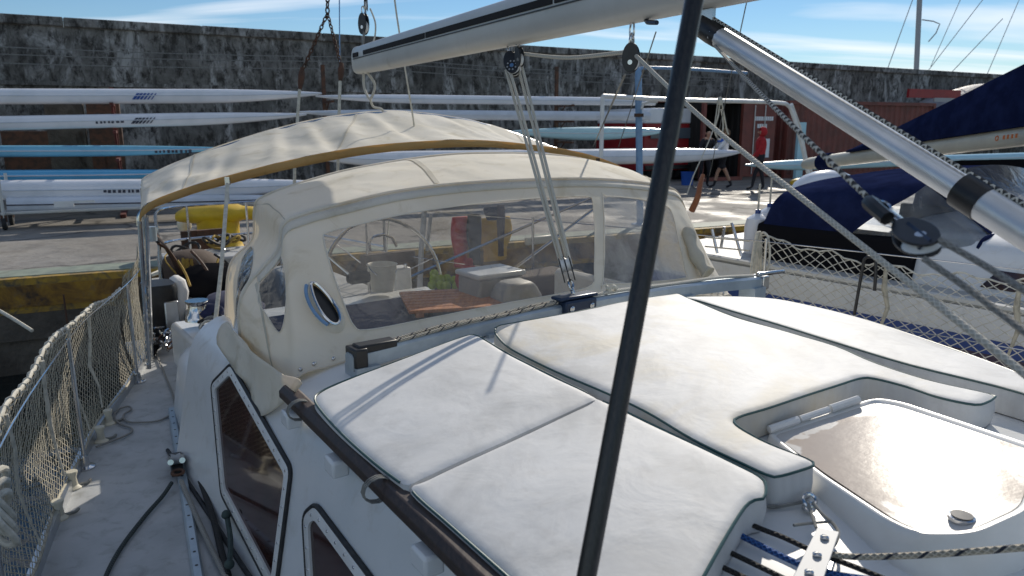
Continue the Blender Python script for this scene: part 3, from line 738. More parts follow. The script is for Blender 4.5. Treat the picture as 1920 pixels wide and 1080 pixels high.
# ---- cushions
def zp(a, p): return zr(a, p) + .085
def cushion(name, px, mat, parent=None, extra=None, thick=.085, label=None, edge=.02, puff=.007, seam=None, group=None, cat=None, nodrop=()):
    pts = [ap(PS(x, y, zp))[:2] for x, y in px] if px else []
    if extra: pts = extra(pts)
    lp = smooth([V((a, p, 0)) for a, p in pts], 4, True)
    per = sum((lp[i] - lp[i - 1]).length for i in range(len(lp)))
    lp = resample(lp, int(per / .018), True); loop = [(q.x, q.y) for q in lp]
    rings_ = [q for d in (.010, .022, .038) for q in inset([V(q) for q in loop], d) if inside(q[0], q[1], loop) and edist(q[0], q[1], loop) > d * .9]
    v, F = tri_region([loop], .035, lambda x, y: inside(x, y, loop), rings_, .055)
    def top(a, p):
        d = edist(a, p, loop)
        t = max(0, 1 - d / edge)
        return zp(a, p) - .085 + thick - .006 * t * t + puff * min(1, d / .25) + .003 * nfb(a, p, 2.0, 4)
    m = MB(); m.v = [B(q[0], q[1], top(q[0], q[1])) for q in v]
    for t in F: m.face(t)
    n = len(loop); b = len(m.v)
    for hh in (0, 1, 2):
        for a, p in loop:
            zt = zp(a, p) - .085 + thick - .006; bulge = (0, .006, 0)[hh]
            ctr = V((sum(q[0] for q in loop) / n, sum(q[1] for q in loop) / n))
            m.v.append(B(a, p, (zt, lerp(zt, zr(a, p), .5), zr(a, p) + .003)[hh]) + (B(a, p, 0) - B(ctr.x, ctr.y, 0)).normalized() * bulge)
    for hh in (0, 1):
        for i in range(n):
            j = (i + 1) % n; m.face((b + hh * n + i, b + hh * n + j, b + (hh + 1) * n + j, b + (hh + 1) * n + i))
    o = m.build(name, mat, parent, auto=55, label=label, cat=cat, group=group)
    runs = [[]]
    for a, p in loop + loop[:1]:
        if seam and edist(a, p, seam, False) < .022:
            if runs[-1]: runs.append([])
        else: runs[-1].append(B(a, p, zp(a, p) - .085 + thick - .0055) + (B(a, p, 0) - B(ctr.x, ctr.y, 0)).normalized() * .002)
    if seam and len(runs) > 1 and runs[0] and runs[-1]: runs = [runs[-1] + runs[0][1:]] + runs[1:-1]
    m = MB()
    for rn in runs:
        if len(rn) > 2: m.tube(rn, .0036, 6, closed=not seam)
    m.build('piping', 'piping', o)
    return o
SEAM = [ap(PS(x, y, zp))[:2] for x, y in ((1122, 740), (940, 825), (755, 909))]
spad = thing('sun_pad', 'white vinyl sun pad in two panels on the coachroof, nearest the dark hand rail', 'cushion', B(1.5, 1.1, zr(1.5, 1.1)), 'sun pads on the coachroof')
cushion('pad_panel', [(591, 746), (600, 733), (640, 714), (760, 670), (870, 629), (893, 627), (912, 637), (960, 665), (1040, 705), (1112, 741), (1103, 752), (943, 825), (785, 897), (763, 907), (750, 900), (700, 862), (640, 808), (602, 766)], 'pad', spad, seam=SEAM)
cushion('pad_panel', [(1122, 746), (1250, 806), (1380, 868), (1420, 888), (1434, 903), (1430, 930)], 'pad', spad, seam=SEAM,
        extra=lambda q: q + [(.86, 1.22), (.78, 1.0), (.70, .80), (.71, .755), (.78, .735), (1.0, .735)] + [ap(PS(x, y, zp))[:2] for x, y in ((960, 1082), (850, 985), (772, 914), (800, 898), (950, 828), (1105, 756))])
cushion('sun_pad', [(929, 618), (934, 609), (960, 604), (1080, 583), (1240, 553), (1272, 550), (1300, 562), (1380, 593), (1480, 622), (1570, 648), (1640, 678), (1740, 711), (1853, 736), (1862, 742), (1850, 750), (1826, 755), (1760, 742), (1700, 722), (1640, 707), (1612, 706), (1560, 722), (1450, 758), (1390, 776), (1376, 785), (1388, 799), (1440, 828), (1500, 851), (1522, 861), (1524, 869), (1462, 888), (1440, 886), (1400, 868), (1300, 820), (1212, 768), (1130, 730), (1040, 692), (960, 652), (935, 630)],
        'pad_stained', label='stained white vinyl sun pad with a cut-out round the deck hatch', cat='cushion', group='sun pads on the coachroof')
cushion('sun_pad', [(1284, 557), (1310, 555), (1400, 556), (1480, 564), (1600, 592), (1750, 640), (1915, 700), (2080, 775), (2150, 830), (2080, 800), (1920, 735), (1710, 682), (1570, 640), (1460, 606), (1380, 583), (1310, 562)], 'pad', label='bright white vinyl sun pad on the port side of the coachroof', cat='cushion', group='sun pads on the coachroof')
# ================================================================== spray hood
def curve3(ctrl):
    C = smooth([V(c) for c in ctrl], 10); return C
class Surf:
    """ruled surface between two curves with the same parametrisation, with a soft bulge"""
    def __init__(s, c0, c1, bulge=None): s.c0, s.c1, s.b = c0, c1, bulge
    def at(s, c, u):
        x = max(0, min(1, u)) * (len(c) - 1); i = min(int(x), len(c) - 2); return c[i].lerp(c[i + 1], x - i)
    def __call__(s, u, v):
        P = s.at(s.c0, u).lerp(s.at(s.c1, u), v)
        return P + s.b(u, v) if s.b else P
    def solve(s, x, y):
        best = None
        for i in range(41):
            for j in range(9):
                q = project(s(i / 40, j / 8)); d = (q[0] - x) ** 2 + (q[1] - y) ** 2
                if best is None or d < best[0]: best = (d, i / 40, j / 8)
        _, u, v = best; st_u, st_v = .02, .06
        for _ in range(60):
            imp = False
            for du, dv in ((st_u, 0), (-st_u, 0), (0, st_v), (0, -st_v)):
                uu, vv = max(0, min(1, u + du)), max(0, min(1, v + dv)); q = project(s(uu, vv)); d = (q[0] - x) ** 2 + (q[1] - y) ** 2
                if d < best[0]: best = (d, uu, vv); u, v = uu, vv; imp = True
            if not imp: st_u *= .5; st_v *= .5
        return u, v
H1A = 2.95
h1 = [B(2.98, .80, .53), B(2.96, .81, .70), B(2.95, .83, .90), Pa(520, 470, H1A), Pa(530, 423, H1A), Pa(565, 403, H1A), Pa(650, 380, H1A), Pa(753, 357, H1A), Pa(901, 341, H1A), Pa(1080, 335, H1A), Pa(1180, 340, H1A), Pa(1245, 350, H1A), Pa(1270, 362, H1A), Pa(1285, 400, H1A), Pa(1305, 460, H1A), Pa(1335, 528, H1A)]
def hz(p): return zr(2.5, p) + .012
h0_ = [B(2.60, .775, .53), B(2.56, .78, .545), B(2.53, .79, .575), B(2.50, .82, .62), B(2.49, .88, hz(.88)), B(2.48, .99, hz(.99)), B(2.47, 1.2, hz(1.2)), B(2.46, 1.5, hz(1.5)), B(2.45, 1.9, hz(1.9)), B(2.46, 2.4, hz(2.4)), B(2.47, 2.72, hz(2.72)), B(2.48, 2.95, hz(2.95)), B(2.49, 3.1, hz(3.1)), B(2.51, 3.22, hz(3.22)), B(2.54, 3.33, hz(3.3)), B(2.6, 3.45, .53)]
H2A = 3.85
h2_ = [B(3.88, .98, .40), B(3.87, 1.0, .62), B(3.86, 1.04, .86), Pa(474, 450, H2A), Pa(478, 395, H2A), Pa(490, 372, H2A), Pa(560, 345, H2A), Pa(680, 314, H2A), Pa(850, 290, H2A), Pa(1020, 290, H2A), Pa(1120, 305, H2A), Pa(1180, 330, H2A), Pa(1200, 345, H2A), Pa(1215, 380, H2A), Pa(1230, 440, H2A), Pa(1240, 500, H2A)]
c0, c1, c2 = curve3(h0_), curve3(h1), curve3(h2_)
FWD = -AFT
front = Surf(c0, c1, lambda u, v: FWD * (.035 * math.sin(math.pi * v) * (1 - abs(2 * u - 1) ** 4)) + FWD * (.012 * nfb(u * 9, v * 2, 1) * math.sin(math.pi * v)) + (FWD - PORT) * (.016 * math.sin(math.pi * v) * max(0, 1 - u / .30) * math.sin(u * 70 + v * 6 + 2 * nfb(u * 8, v * 3, 5))))
FOLDS = [(.40, .05, .012, .9), (.455, .07, .010, 1.2), (.50, .06, .013, 1.0), (.55, .08, .010, 1.4), (.60, .07, .012, .8), (.655, .09, .010, 1.2), (.71, .08, .012, 1.0), (.77, .07, .011, .7), (.30, .03, .014, .6), (.22, .02, .016, .5)]
def ridges(u, v, folds):
    s_ = 0
    for c_, sl, wd, am in folds:
        d_ = (u - c_ + sl * (v - .5) + .006 * nfb(v * 4, c_ * 9)) / wd
        if abs(d_) < 3: s_ += am * math.exp(-d_ * d_) * math.sin(math.pi * min(1, max(0, v * 1.15 - .03))) ** .8 - .5 * am * math.exp(-(d_ - 1.6) ** 2)
    return s_
HF = [(.20, .02, .010, 1.2), (.235, .03, .008, 1.4), (.265, .04, .009, 1.1), (.31, .05, .010, .7), (.45, .10, .014, .5), (.58, -.08, .012, .5), (.70, -.06, .011, .7), (.76, -.04, .010, .9)]
topS = Surf(c1, c2, lambda u, v: V((0, 0, 1)) * (.035 * math.sin(math.pi * v) * (1 - abs(2 * u - 1) ** 3) + .010 * nfb(u * 14 + v * 4, v * 3, 4) * math.sin(math.pi * v) + .007 * ridges(u, 1 - v, HF)))
hood = thing('spray_hood', 'beige canvas spray hood with clear vinyl windows over the companionway', 'spray hood', B(3.2, PC, .4))
def cut_surface(S, wins, step, cname, cmat, wmats, wname, stitch=True, parent=None, xform=None):
    eps = .002
    ol = [(eps + (1 - 2 * eps) * i / 80, 0) for i in range(80)] + [(1 - eps, i / 24) for i in range(24)] + [(1 - eps - (1 - 2 * eps) * i / 80, 1) for i in range(80)] + [(eps, 1 - i / 24) for i in range(24)]
    UVs = []
    for w_ in wins:
        q = [V((*S.solve(x, y), 0)) for x, y in w_]
        q = smooth(q, 3, True); UVs.append([(max(.004, min(.996, p.x)), max(.02, min(.98, p.y))) for p in q])
    v, F = tri_region([ol] + UVs, step, lambda x, y: True)
    P3 = [S(p[0], p[1]) for p in v]
    groups = [[] for _ in range(len(UVs) + 1)]
    for t in F:
        cx_ = sum(v[i][0] for i in t) / len(t); cy_ = sum(v[i][1] for i in t) / len(t); g = 0
        for k, w_ in enumerate(UVs):
            if inside(cx_, cy_, w_): g = k + 1; break
        groups[g].append(t)
    res = []
    for g, fs in enumerate(groups):
        if not fs: continue
        m = MB(); ids = {}
        for t in fs:
            for i in t:
                if i not in ids: ids[i] = len(m.v); m.v.append(P3[i])
            m.face([ids[i] for i in t])
        o = m.build(cname if g == 0 else wname, cmat if g == 0 else wmats[g - 1], parent, auto=0, recalc=False)
        res.append(o)
    for w_ in UVs:                                                # stitched binding round each window
        m = MB(); m.tube([S(x, y) + FWD * .002 for x, y in w_], .0035, 5, closed=True, flat=.6); m.build('window_binding', 'canvas', parent)
    return res, UVs
W1 = [(606, 448), (614, 436), (660, 424), (753, 402), (901, 381), (1012, 371), (1098, 368), (1110, 374), (1113, 400), (1114, 500), (1110, 534), (1050, 551), (900, 578), (760, 606), (684, 619), (664, 612), (648, 580), (622, 508)]
W2 = [(1130, 372), (1136, 368), (1180, 371), (1222, 378), (1252, 388), (1262, 405), (1272, 450), (1284, 505), (1284, 521), (1200, 530), (1136, 532), (1130, 526)]
W3 = [(512, 452), (524, 470), (534, 515), (535, 580), (529, 615), (520, 622), (505, 600), (486, 570), (484, 552), (496, 500)]
cut_surface(front, [W1, W2, W3], (.012, .06), 'front_panel', 'canvas', ['vinyl', 'vinyl_glare_haze', 'vinyl_side'], 'front_window', parent=hood)
W4 = [(462, 470), (470, 462), (476, 480), (470, 540), (455, 610), (443, 645), (434, 640), (444, 560)]
cut_surface(topS, [W4], (.014, .06), 'roof_panel', 'canvas', ['vinyl_side'], 'side_window', parent=hood)
for u0 in (.285, .5, .715):                                       # sewn panel seams
    m = MB(); m.grid(lambda u, v: topS(u0 + .004 * (u - .5), .03 + .94 * v) + UP * .0035, 1, 24); m.build('panel_seam', 'canvas_seam', hood, auto=0)
for v0 in (.93,):
    m = MB(); m.grid(lambda u, v: front(.20 + .60 * u, v0 + .012 * v) + FWD * .0045, 80, 1); m.build('stitch_line', 'canvas_seam', hood, auto=0)
for u0 in (.155, .845):
    m = MB(); m.grid(lambda u, v: front(u0 + .004 * u, .05 + .9 * v) + FWD * .0045, 1, 24); m.build('panel_seam', 'canvas_seam', hood, auto=0)
# seam and hem tubes, steel bows under the canvas
for c, r_, nm, mt in ((c1, .009, 'front_seam', 'canvas'), (c2, .010, 'rear_hem', 'canvas'), (c0, .007, 'bottom_hem', 'canvas')):
    m = MB(); m.tube(c[2:-2], r_, 7); m.build(nm, mt, hood)
for S_, vv in ((topS, .06), (topS, .93)):
    m = MB(); m.tube([S_(u / 60, vv) - V((0, 0, .022)) + PORT * (.03 * math.copysign(1, .5 - u / 60)) for u in range(0, 61)], .012, 8); m.build('frame_bow', 'steel', hood)
# valance strip above the front window
m = MB(); m.grid(lambda u, v: front(.16 + .68 * u, .985 - .055 * v) + FWD * .006, 60, 2); m.build('front_valance', 'canvas', hood, solid=.003)
for k in range(22):                                              # turn-button fasteners along the lower hem
    u0 = .12 + .76 * k / 21; P = front(u0, .035) + FWD * .004
    m = MB(); m.lathe(P, [(.008, 0), (.008, .003), (.004, .006), (0, .0065)], 8, FWD); m.build('fastener', 'steel', hood)
# lower flap at the starboard corner, with a reinforcing patch
fl = [(486, 640), (548, 690), (562, 720), (520, 770), (500, 774), (490, 755), (468, 715), (440, 640), (445, 600)]
fpts = [Pp(x, y, .775 + (.06 if y < 700 else 0)) for x, y in fl]
q2 = [V((p.dot(AFT), p.z)) for p in fpts]; q2s = smooth([V((p.x, p.y, 0)) for p in q2], 4, True)
lp_ = [(p.x, p.y) for p in q2s]
v, F = tri_region([lp_], .03, lambda x, y: inside(x, y, lp_))
m = MB(); m.v = [B(a, .768 - .02 + .18 * max(0, z - .55) + .012 * nfb(a, z, 3, 9), z) for a, z in v]
for t in F: m.face(t)
m.build('corner_flap', 'canvas', hood, solid=.003, auto=0)
# oval air scoop let into the starboard cheek, another rolled on the port cheek
u_, v_ = front.solve(606, 572); ctr = front(u_, v_) + FWD * .012
nrm = (front(u_ + .01, v_) - front(u_ - .01, v_)).cross(front(u_, v_ + .02) - front(u_, v_ - .02)).normalized()
if nrm.dot(C0 - ctr) < 0: nrm = -nrm
upv = (Pa(592, 530, ap(ctr)[0]) - Pa(620, 615, ap(ctr)[0])).normalized(); upv = (upv - nrm * upv.dot(nrm)).normalized(); rt = upv.cross(nrm)
def oval(rw, rh, h, n=28, sk=.0): return [ctr + rt * (rw * math.cos(t) * (1 - .25 * math.sin(t))) + upv * (rh * math.sin(t)) + nrm * h for t in [2 * math.pi * k / n for k in range(n)]]
m = MB(); m.tube(oval(.028, .098, .022), .006, 8, closed=True); vent = m.build('air_scoop', 'steel', hood)
m = MB(); m.loft([oval(.050, .120, -.012), oval(.038, .108, .012), oval(.028, .098, .022)], caps=False); m.build('scoop_collar', 'canvas', vent)
m = MB(); m.poly(oval(.027, .095, .004)); m.build('scoop_throat', 'black', vent)
m = MB(); m.tube([ctr + rt * (-.052 * math.cos(t)) + upv * (.11 * math.sin(t)) + nrm * .02 for t in [-.9 + 2.0 * k / 14 for k in range(15)]], .007, 6); m.build('scoop_trim', 'blue_paint', vent)
rp = [Pa(1290, 432, 2.70), Pa(1298, 462, 2.62), Pa(1312, 492, 2.56), Pa(1328, 512, 2.50)]
m = MB(); m.tube(smooth(rp), [.034 + .006 * math.sin(k * .8) for k in range(len(smooth(rp)))], 10); m.build('rolled_flap', 'canvas_seam', hood)

# ================================================================== bimini
bim = thing('bimini_top', 'long beige canvas bimini arched over the cockpit behind the spray hood', 'bimini', B(5.6, PC, 0))
FA, RA = 5.0, 6.15
bf = [Pa(261, 418, FA), Pa(264, 395, FA), Pa(290, 374, FA), Pa(360, 348, FA), Pa(430, 328, FA), Pa(560, 296, FA), Pa(700, 272, FA), Pa(860, 262, FA), Pa(970, 268, FA), Pa(1080, 284, FA), Pa(1150, 306, FA), Pa(1190, 330, FA)]
br = [Pa(266, 345, RA), Pa(268, 334, RA), Pa(300, 317, RA), Pa(390, 280, RA), Pa(500, 245, RA), Pa(610, 219, RA), Pa(730, 207, RA), Pa(850, 218, RA), Pa(940, 240, RA), Pa(1030, 272, RA), Pa(1110, 300, RA), Pa(1180, 335, RA)]
cf, cb = curve3(bf), curve3(br)
def bwr(u, v):
    w_ = .034 * math.sin(math.pi * min(1, v * 1.25)) * (math.sin(u * 46 + v * 5 + 3 * nfb(u * 6, v, 2)) * max(0, nfb(u * 5, v * 1.5, 7) + .35))
    return V((0, 0, 1)) * (w_ - .03 * math.sin(math.pi * v) + .012 * nfb(u * 12, v * 3, 9) + .016 * ridges(u, v, FOLDS)) + FWD * (.5 * w_)
bt = Surf(cf, cb, bwr)
m = MB(); m.grid(lambda u, v: bt(u, v), 320, 26); m.build('canopy', 'canvas', bim, auto=0)
m = MB(); m.grid(lambda u, v: bt.at(cf, u) - V((0, 0, .062 * v * (1 - .35 * abs(2 * u - 1)))) + FWD * (.008 + .006 * math.sin(u * 60) * v), 120, 2); m.build('front_valance', 'canvas_backlit', bim, auto=0, solid=.003)
m = MB(); m.grid(lambda u, v: bt.at(cb, u) - V((0, 0, .08 * v)) + AFT * .004, 80, 2); m.build('rear_valance', 'canvas', bim, auto=0)
for u0 in (.25, .5, .75):
    m = MB(); m.grid(lambda u, v: bt(u0 + .003 * (u - .5), v) + UP * .004, 1, 26); m.build('panel_seam', 'canvas_seam', bim, auto=0)
for c, d in ((cf, AFT * .03 - V((0, 0, .02))), (cb, FWD * .03 - V((0, 0, .02)))):
    m = MB(); m.tube([p + d for p in c], .0125, 8); m.build('frame_bow', 'steel', bim)
m = MB(); m.tube([Pa(262, 418, FA) + V((0, 0, .01)), B(5.05, .80, .03)], .014, 8); m.build('frame_leg', 'steel', bim)
m = MB(); m.tube([Pa(275, 405, FA + .1), B(5.28, .86, .02)], .012, 8); m.build('frame_leg', 'steel', bim)
m = MB(); m.tube([Pa(1188, 336, FA), B(5.1, 2 * PC - .80, .03)], .014, 8); m.build('frame_leg', 'steel', bim)
m = MB(); m.tube([Pa(1180, 335, RA) - V((0, 0, .03)), B(6.2, 2 * PC - 1.0, .03)], .014, 8); m.build('frame_leg', 'steel', bim)
m = MB(); m.tube([Pa(266, 345, RA) - V((0, 0, .03)), B(6.2, 1.02, .03)], .014, 8); m.build('frame_leg', 'steel', bim)
st0 = Pa(427, 342, FA - .05); st1 = Pz(394, 690, .34)
m = MB(); m.tube([st0, st0.lerp(st1, .5) + PORT * .01, st1], .013, 6, flat=.35); m.build('tie_strap', 'rope_white', bim)
m = MB(); m.box(st0 + V((0, 0, .01)), (.03, .02, .05)); m.build('strap_buckle', 'steel', bim)
m = MB(); m.box(Pa(1119, 302, FA) + FWD * .012, (.04, .012, .05), (PORT, AFT, V((0, 0, 1)))); m.build('strap_buckle', 'brown_cloth', bim)
# bimini zip/stay rope visible above it
# ================================================================== boom, mast, vang
def depth(x, y, f):                                               # point at optical depth f
    u = (x - 960) / FPX * f; v_ = -(y - 540) / FPX * f
    return V((u, f * _cp + v_ * _sp, HC + v_ * _cp - f * _sp))
bE, bQ = depth(677, 113, 5.6), depth(985, 43, 3.3); bQ.z = bE.z - .02
bd = (bQ - bE).normalized(); bs = V((0, 0, 1)).cross(bd).normalized(); bu = bd.cross(bs)
if bs.dot(C0 - bE) < 0: bs = -bs                                  # bs points to the camera side
BL = 5.6; bM = bE + bd * BL
def bsec(P, sc=1.0):
    out = []
    for k in range(24):
        t = 2 * math.pi * k / 24; c, s_ = math.cos(t), math.sin(t)
        out.append(P + bs * (.066 * sc * math.copysign(abs(c) ** .55, c)) + V((0, 0, 1)) * (.100 * sc * math.copysign(abs(s_) ** .75, s_)))
    return out
boom = thing('boom', 'long pale grey boom with a black track slot, over the bimini', 'boom', bE.lerp(bM, .5))
def slant(ring, k): return [p - bd * (k * (p - bE).dot(V((0, 0, 1)))) for p in ring]
m = MB(); m.loft([bsec(bE, .96)] + [bsec(bE + bd * (BL * k / 14)) for k in range(0, 15)][1:]); m.build('spar', 'alu_white', boom, auto=50)
m = MB(); m.loft([bsec(bE - bd * .03, .90), bsec(bE - bd * .025, 1.0), bsec(bE + bd * .012, 1.012), bsec(bE + bd * .014, .98)]); m.build('end_cap', 'alu_white', boom, auto=50)
def on_side(s_, h): return bE + bd * s_ + bs * (.0668) + V((0, 0, h))
for s0, s1 in ((.02, .16), (.30, 1.55), (1.57, 3.0), (3.02, BL - .2)):
    m = MB(); m.box(on_side((s0 + s1) / 2, .030), (s1 - s0, .006, .030), (bd, bs, V((0, 0, 1)))); m.build('slot', 'slot_black', boom)
m = MB(); m.box(on_side(BL / 2, .004), (BL - .04, .005, .006), (bd, bs, V((0, 0, 1)))); m.build('seam', 'black', boom)
mast = thing('mast', 'grey aluminium mast rising from the coachroof', 'mast', bM + bd * .14)
mb = bM + bd * .16; mb.z = .72
m = MB(); m.loft([[V((mb.x, mb.y, z)) + bd * (.11 * math.cos(t)) + bs * (.07 * math.sin(t)) for t in [2 * math.pi * k / 20 for k in range(20)]] for z in (.70, 3, 8, 15)]); m.build('spar', 'alu_white', mast)
m = MB(); m.loft([[V((mb.x, mb.y, z)) + bd * (r_ * math.cos(t)) + bs * (r_ * .75 * math.sin(t)) for t in [2 * math.pi * k / 20 for k in range(20)]] for z, r_ in ((.66, .2), (.72, .2), (.75, .13))]); m.build('mast_collar', 'alu', mast)
m = MB(); m.tube([bM + bd * .02, mb + V((0, 0, bM.z - mb.z))], .035, 10); m.build('gooseneck', 'alu', mast)
# rigid vang under the boom
vt = depth(1342, 78, 1.0)
tb = (bE + bd * 4.05)                                             # boom lug: where the line of sight meets the boom
best = min(((abs(project(bE + bd * (k * .02) - V((0, 0, .11)))[0] - 1318), k * .02) for k in range(100, 270)))[1]
vT = bE + bd * best - V((0, 0, .15)); vf = (vT.y * _cp - (vT.z - HC) * _sp)
def vang_exit(z):                                                # height of the mast lug that gives the photographed slope
    q = V((mb.x, mb.y, z)) - bd * .13; a_ = project(vT); t_ = min((abs(project(vT.lerp(q, k / 200))[0] - 1920), k / 200) for k in range(40, 200))[1]
    return project(vT.lerp(q, t_))[1]
vB = V((mb.x, mb.y, min((abs(vang_exit(.75 + .01 * k) - 425), .75 + .01 * k) for k in range(60))[1])) - bd * .13
vd = (vB - vT).normalized(); VL = (vB - vT).length
van = thing('boom_vang', 'silver tubular rigid vang slanting from the boom down to the mast', 'vang', vT.lerp(vB, .5))
m = MB(); m.tube([vT + vd * .07, vT + vd * (VL * .55)], .031, 20); m.build('inner_tube', 'vang_alu', van)
m = MB(); m.tube([vT + vd * (VL * .50), vB], .038, 20); m.build('outer_tube', 'vang_alu', van)
m = MB(); m.tube([vT + vd * (VL * .485), vT + vd * (VL * .515)], .0405, 20); m.build('collar', 'black', van)
sidev = vd.cross(V((0, 0, 1))).normalized()
m = MB(); m.loft([[vT + vd * a_ + V((0, 0, 1)).cross(sidev).normalized() * 0 + sidev * (w_ * math.cos(t)) + vd.cross(sidev) * (h_ * math.sin(t)) for t in [2 * math.pi * k / 12 for k in range(12)]] for a_, w_, h_ in ((-.035, .018, .018), (-.01, .026, .034), (.05, .030, .036), (.09, .033, .034), (.10, .030, .030))]); m.build('head_fitting', 'black', van)
m = MB(); m.lathe(vT - sidev * .035, [(.006, 0), (.006, .07)], 10, sidev); m.build('pin', 'steel', van)
m = MB(); m.box(vT + V((0, 0, .03)), (.10, .012, .06), (bd, bs, V((0, 0, 1)))); m.build('lug', 'steel', van)
# black-sleeved lower shroud close to the camera
s0, s1 = depth(1313, -60, 1.12), depth(1098, 1090, 1.06)
sdv = (s1 - s0).normalized(); top = s0 - sdv * 2.2; bot = s1 + sdv * ((s1.z - .02) / -sdv.z)
shr = thing('shroud', 'thick black sleeved shroud crossing the picture in the foreground', 'shroud', bot)
m = MB(); m.tube([top.lerp(bot, k / 24) for k in range(25)], .0143, 20); m.build('sleeve', 'shroud_black', shr)
m = MB(); m.box(bot + V((0, 0, .0)), (.05, .012, .09), (AFT, PORT, V((0, 0, 1)))); m.build('chainplate', 'steel', shr)

# ---- blocks
def block(name, c, d, side, size, label, nsheave=1, parent_name=None, mat='black', group='pulley blocks', shackle=True, dots=False):
    """pulley block: cheeks, sheaves, strap; d = pull axis, side = sheave axis"""
    d = d.normalized(); side = (side - d * side.dot(d)).normalized(); up_ = d.cross(side)
    t = thing(name, label, 'pulley', c - V((0, 0, size * .8)), group)
    wid = size * .30
    for k in range(nsheave + 1):
        off = (k - nsheave / 2) * wid
        m = MB(); ring = []
        for h_ in (-.035, .035):
            ring.append([c + side * (off + h_ * size) + d * (size * .78 * math.cos(a_) + size * .12) * 1.0 + up_ * (size * .46 * math.sin(a_)) for a_ in [2 * math.pi * j / 22 for j in range(22)]])
        m.loft(ring); m.build('cheek', mat, t, bevel=size * .02)
    for k in range(nsheave):
        off = (k - (nsheave - 1) / 2) * wid
        m = MB(); m.lathe(c + side * (off - wid * .36) - d * size * .12, [(size * .44, 0), (size * .34, wid * .36), (size * .44, wid * .72)], 20, side); m.build('sheave', 'white_paint', t)
    m = MB(); m.lathe(c - side * (wid * nsheave / 2 + size * .05) - d * size * .12, [(size * .13, 0), (size * .15, .004), (size * .15, wid * nsheave + size * .10 - .004), (size * .13, wid * nsheave + size * .10)], 14, side); m.build('axle', 'steel', t)
    if dots:
        m = MB()
        for j in range(8):
            a_ = 2 * math.pi * j / 8; m.lathe(c + side * (wid * nsheave / 2 + size * .036) - d * size * .12 + d * (size * .29 * math.cos(a_)) + up_ * (size * .29 * math.sin(a_)), [(size * .055, 0), (size * .055, .0015), (0, .002)], 8, side)
            m.lathe(c - side * (wid * nsheave / 2 + size * .036) - d * size * .12 + d * (size * .29 * math.cos(a_)) + up_ * (size * .29 * math.sin(a_)), [(size * .055, 0), (size * .055, .0015), (0, .002)], 8, -side)
        m.build('cheek_holes', 'grey_plastic', t)
    if shackle:
        e = c + d * size * .85; m = MB()
        m.tube([e + side * (size * .14 * math.sin(a_)) + d * (size * .22 - size * .30 * math.cos(a_)) for a_ in [2 * math.pi * j / 16 for j in range(16)]], size * .055, 7, closed=True); m.build('shackle', 'steel', t)
    return t
cam_side = lambda P: (C0 - P).normalized()
def boom_at(x):
    k = min((abs(project(bE + bd * (i * .01))[0] - x), i * .01) for i in range(0, 540))[1]; return bE + bd * k - V((0, 0, .10))
b1 = boom_at(952); lowP = B(TA, cpp, tz(cpp) + .06)
sheet_d = (lowP - b1).normalized()
blkA = b1 + sheet_d * .105
tohead = cam_side(blkA)
block('mainsheet_block', blkA, -sheet_d, tohead * 1 + bs * .2, .075, 'black double mainsheet block with white dots hung under the boom', 2, dots=True)
b1b = boom_at(968); blkA2 = b1b - V((0, 0, .06)) + bd * .03
block('turning_block', blkA2, V((0, 0, 1)) - bd * .3, bs, .06, 'small black turning block beside the dotted mainsheet block', 1)
b2 = boom_at(1186); blkB = b2 - V((0, 0, .125))
block('turning_block', blkB, V((0, 0, 1)), bd.cross(V((0, 0, 1))) * .9 + bd * .7, .066, 'black turning block hanging alone on a long shackle under the boom', 1)
m = MB()
e_ = b2 - V((0, 0, .0)); m.tube([e_ + bd * (.012 * math.sin(t)) - V((0, 0, .025 - .03 * math.cos(t))) for t in [2 * math.pi * j / 14 for j in range(14)]], .004, 6, closed=True)
m.tube([e_ - V((0, 0, .045)) + bs * (.010 * math.sin(t)) - V((0, 0, .018 - .022 * math.cos(t))) for t in [2 * math.pi * j / 14 for j in range(14)]], .0035, 6, closed=True); m.build('shackle', 'steel', label='steel shackle pair on the boom above the lone turning block', cat='shackle')
hdl = b2 + bd * .08 - V((0, 0, .0)); m = MB(); m.tube(smooth([hdl, hdl + bd * .04 - V((0, 0, .012)) + bs * .02, hdl + bd * .10 - V((0, 0, .02)) + bs * .03]), .008, 7); m.build('boom_lashing', 'dark_blue_metal', label='short dark blue lashing under the boom beside the lone turning block', cat='lashing')
# lower mainsheet block standing on the traveller car
blkC = lowP - sheet_d * .12
lowt = block('mainsheet_block', blkC, sheet_d, tohead.cross(sheet_d), .074, 'black mainsheet block standing on the traveller car with a steel link', 2)
m = MB(); q0 = lowP
for j in range(2): m.tube([q0 - sheet_d * (.012 + .030 * j) + (bs if j else AFT) * (.010 * math.sin(t)) + sheet_d * (.020 * math.cos(t)) for t in [2 * math.pi * i / 14 for i in range(14)]], .0042, 6, closed=True)
m.build('link', 'steel', lowt)
def rope(name, pts, r_, mat, label, cat='rope', n=8, group=None, sm=5):
    m = MB(); m.tube(smooth(pts, sm), r_, n, uvs=True); return m.build(name, mat, label=label, cat=cat, group=group)
sx = sheet_d.cross(tohead).normalized()
if project(blkA + sx * .1)[0] < project(blkA)[0]: sx = -sx
for k, (o1, o2, lb) in enumerate(((-.036, -.020, 'leftmost'), (-.018, -.008, 'second from left'), (.022, .010, 'third from left'), (.040, .022, 'rightmost'))):
    rope('mainsheet_part', [blkA + sx * o1 + sheet_d * .01 + tohead * (.01 if k % 2 else -.012), blkA.lerp(blkC, .5) + sx * lerp(o1, o2, .5), blkC + sx * o2 + tohead * (.01 if k % 2 else -.012)], .0068, 'braid_white', lb + ' of four white mainsheet falls between boom block and traveller', group='mainsheet falls')
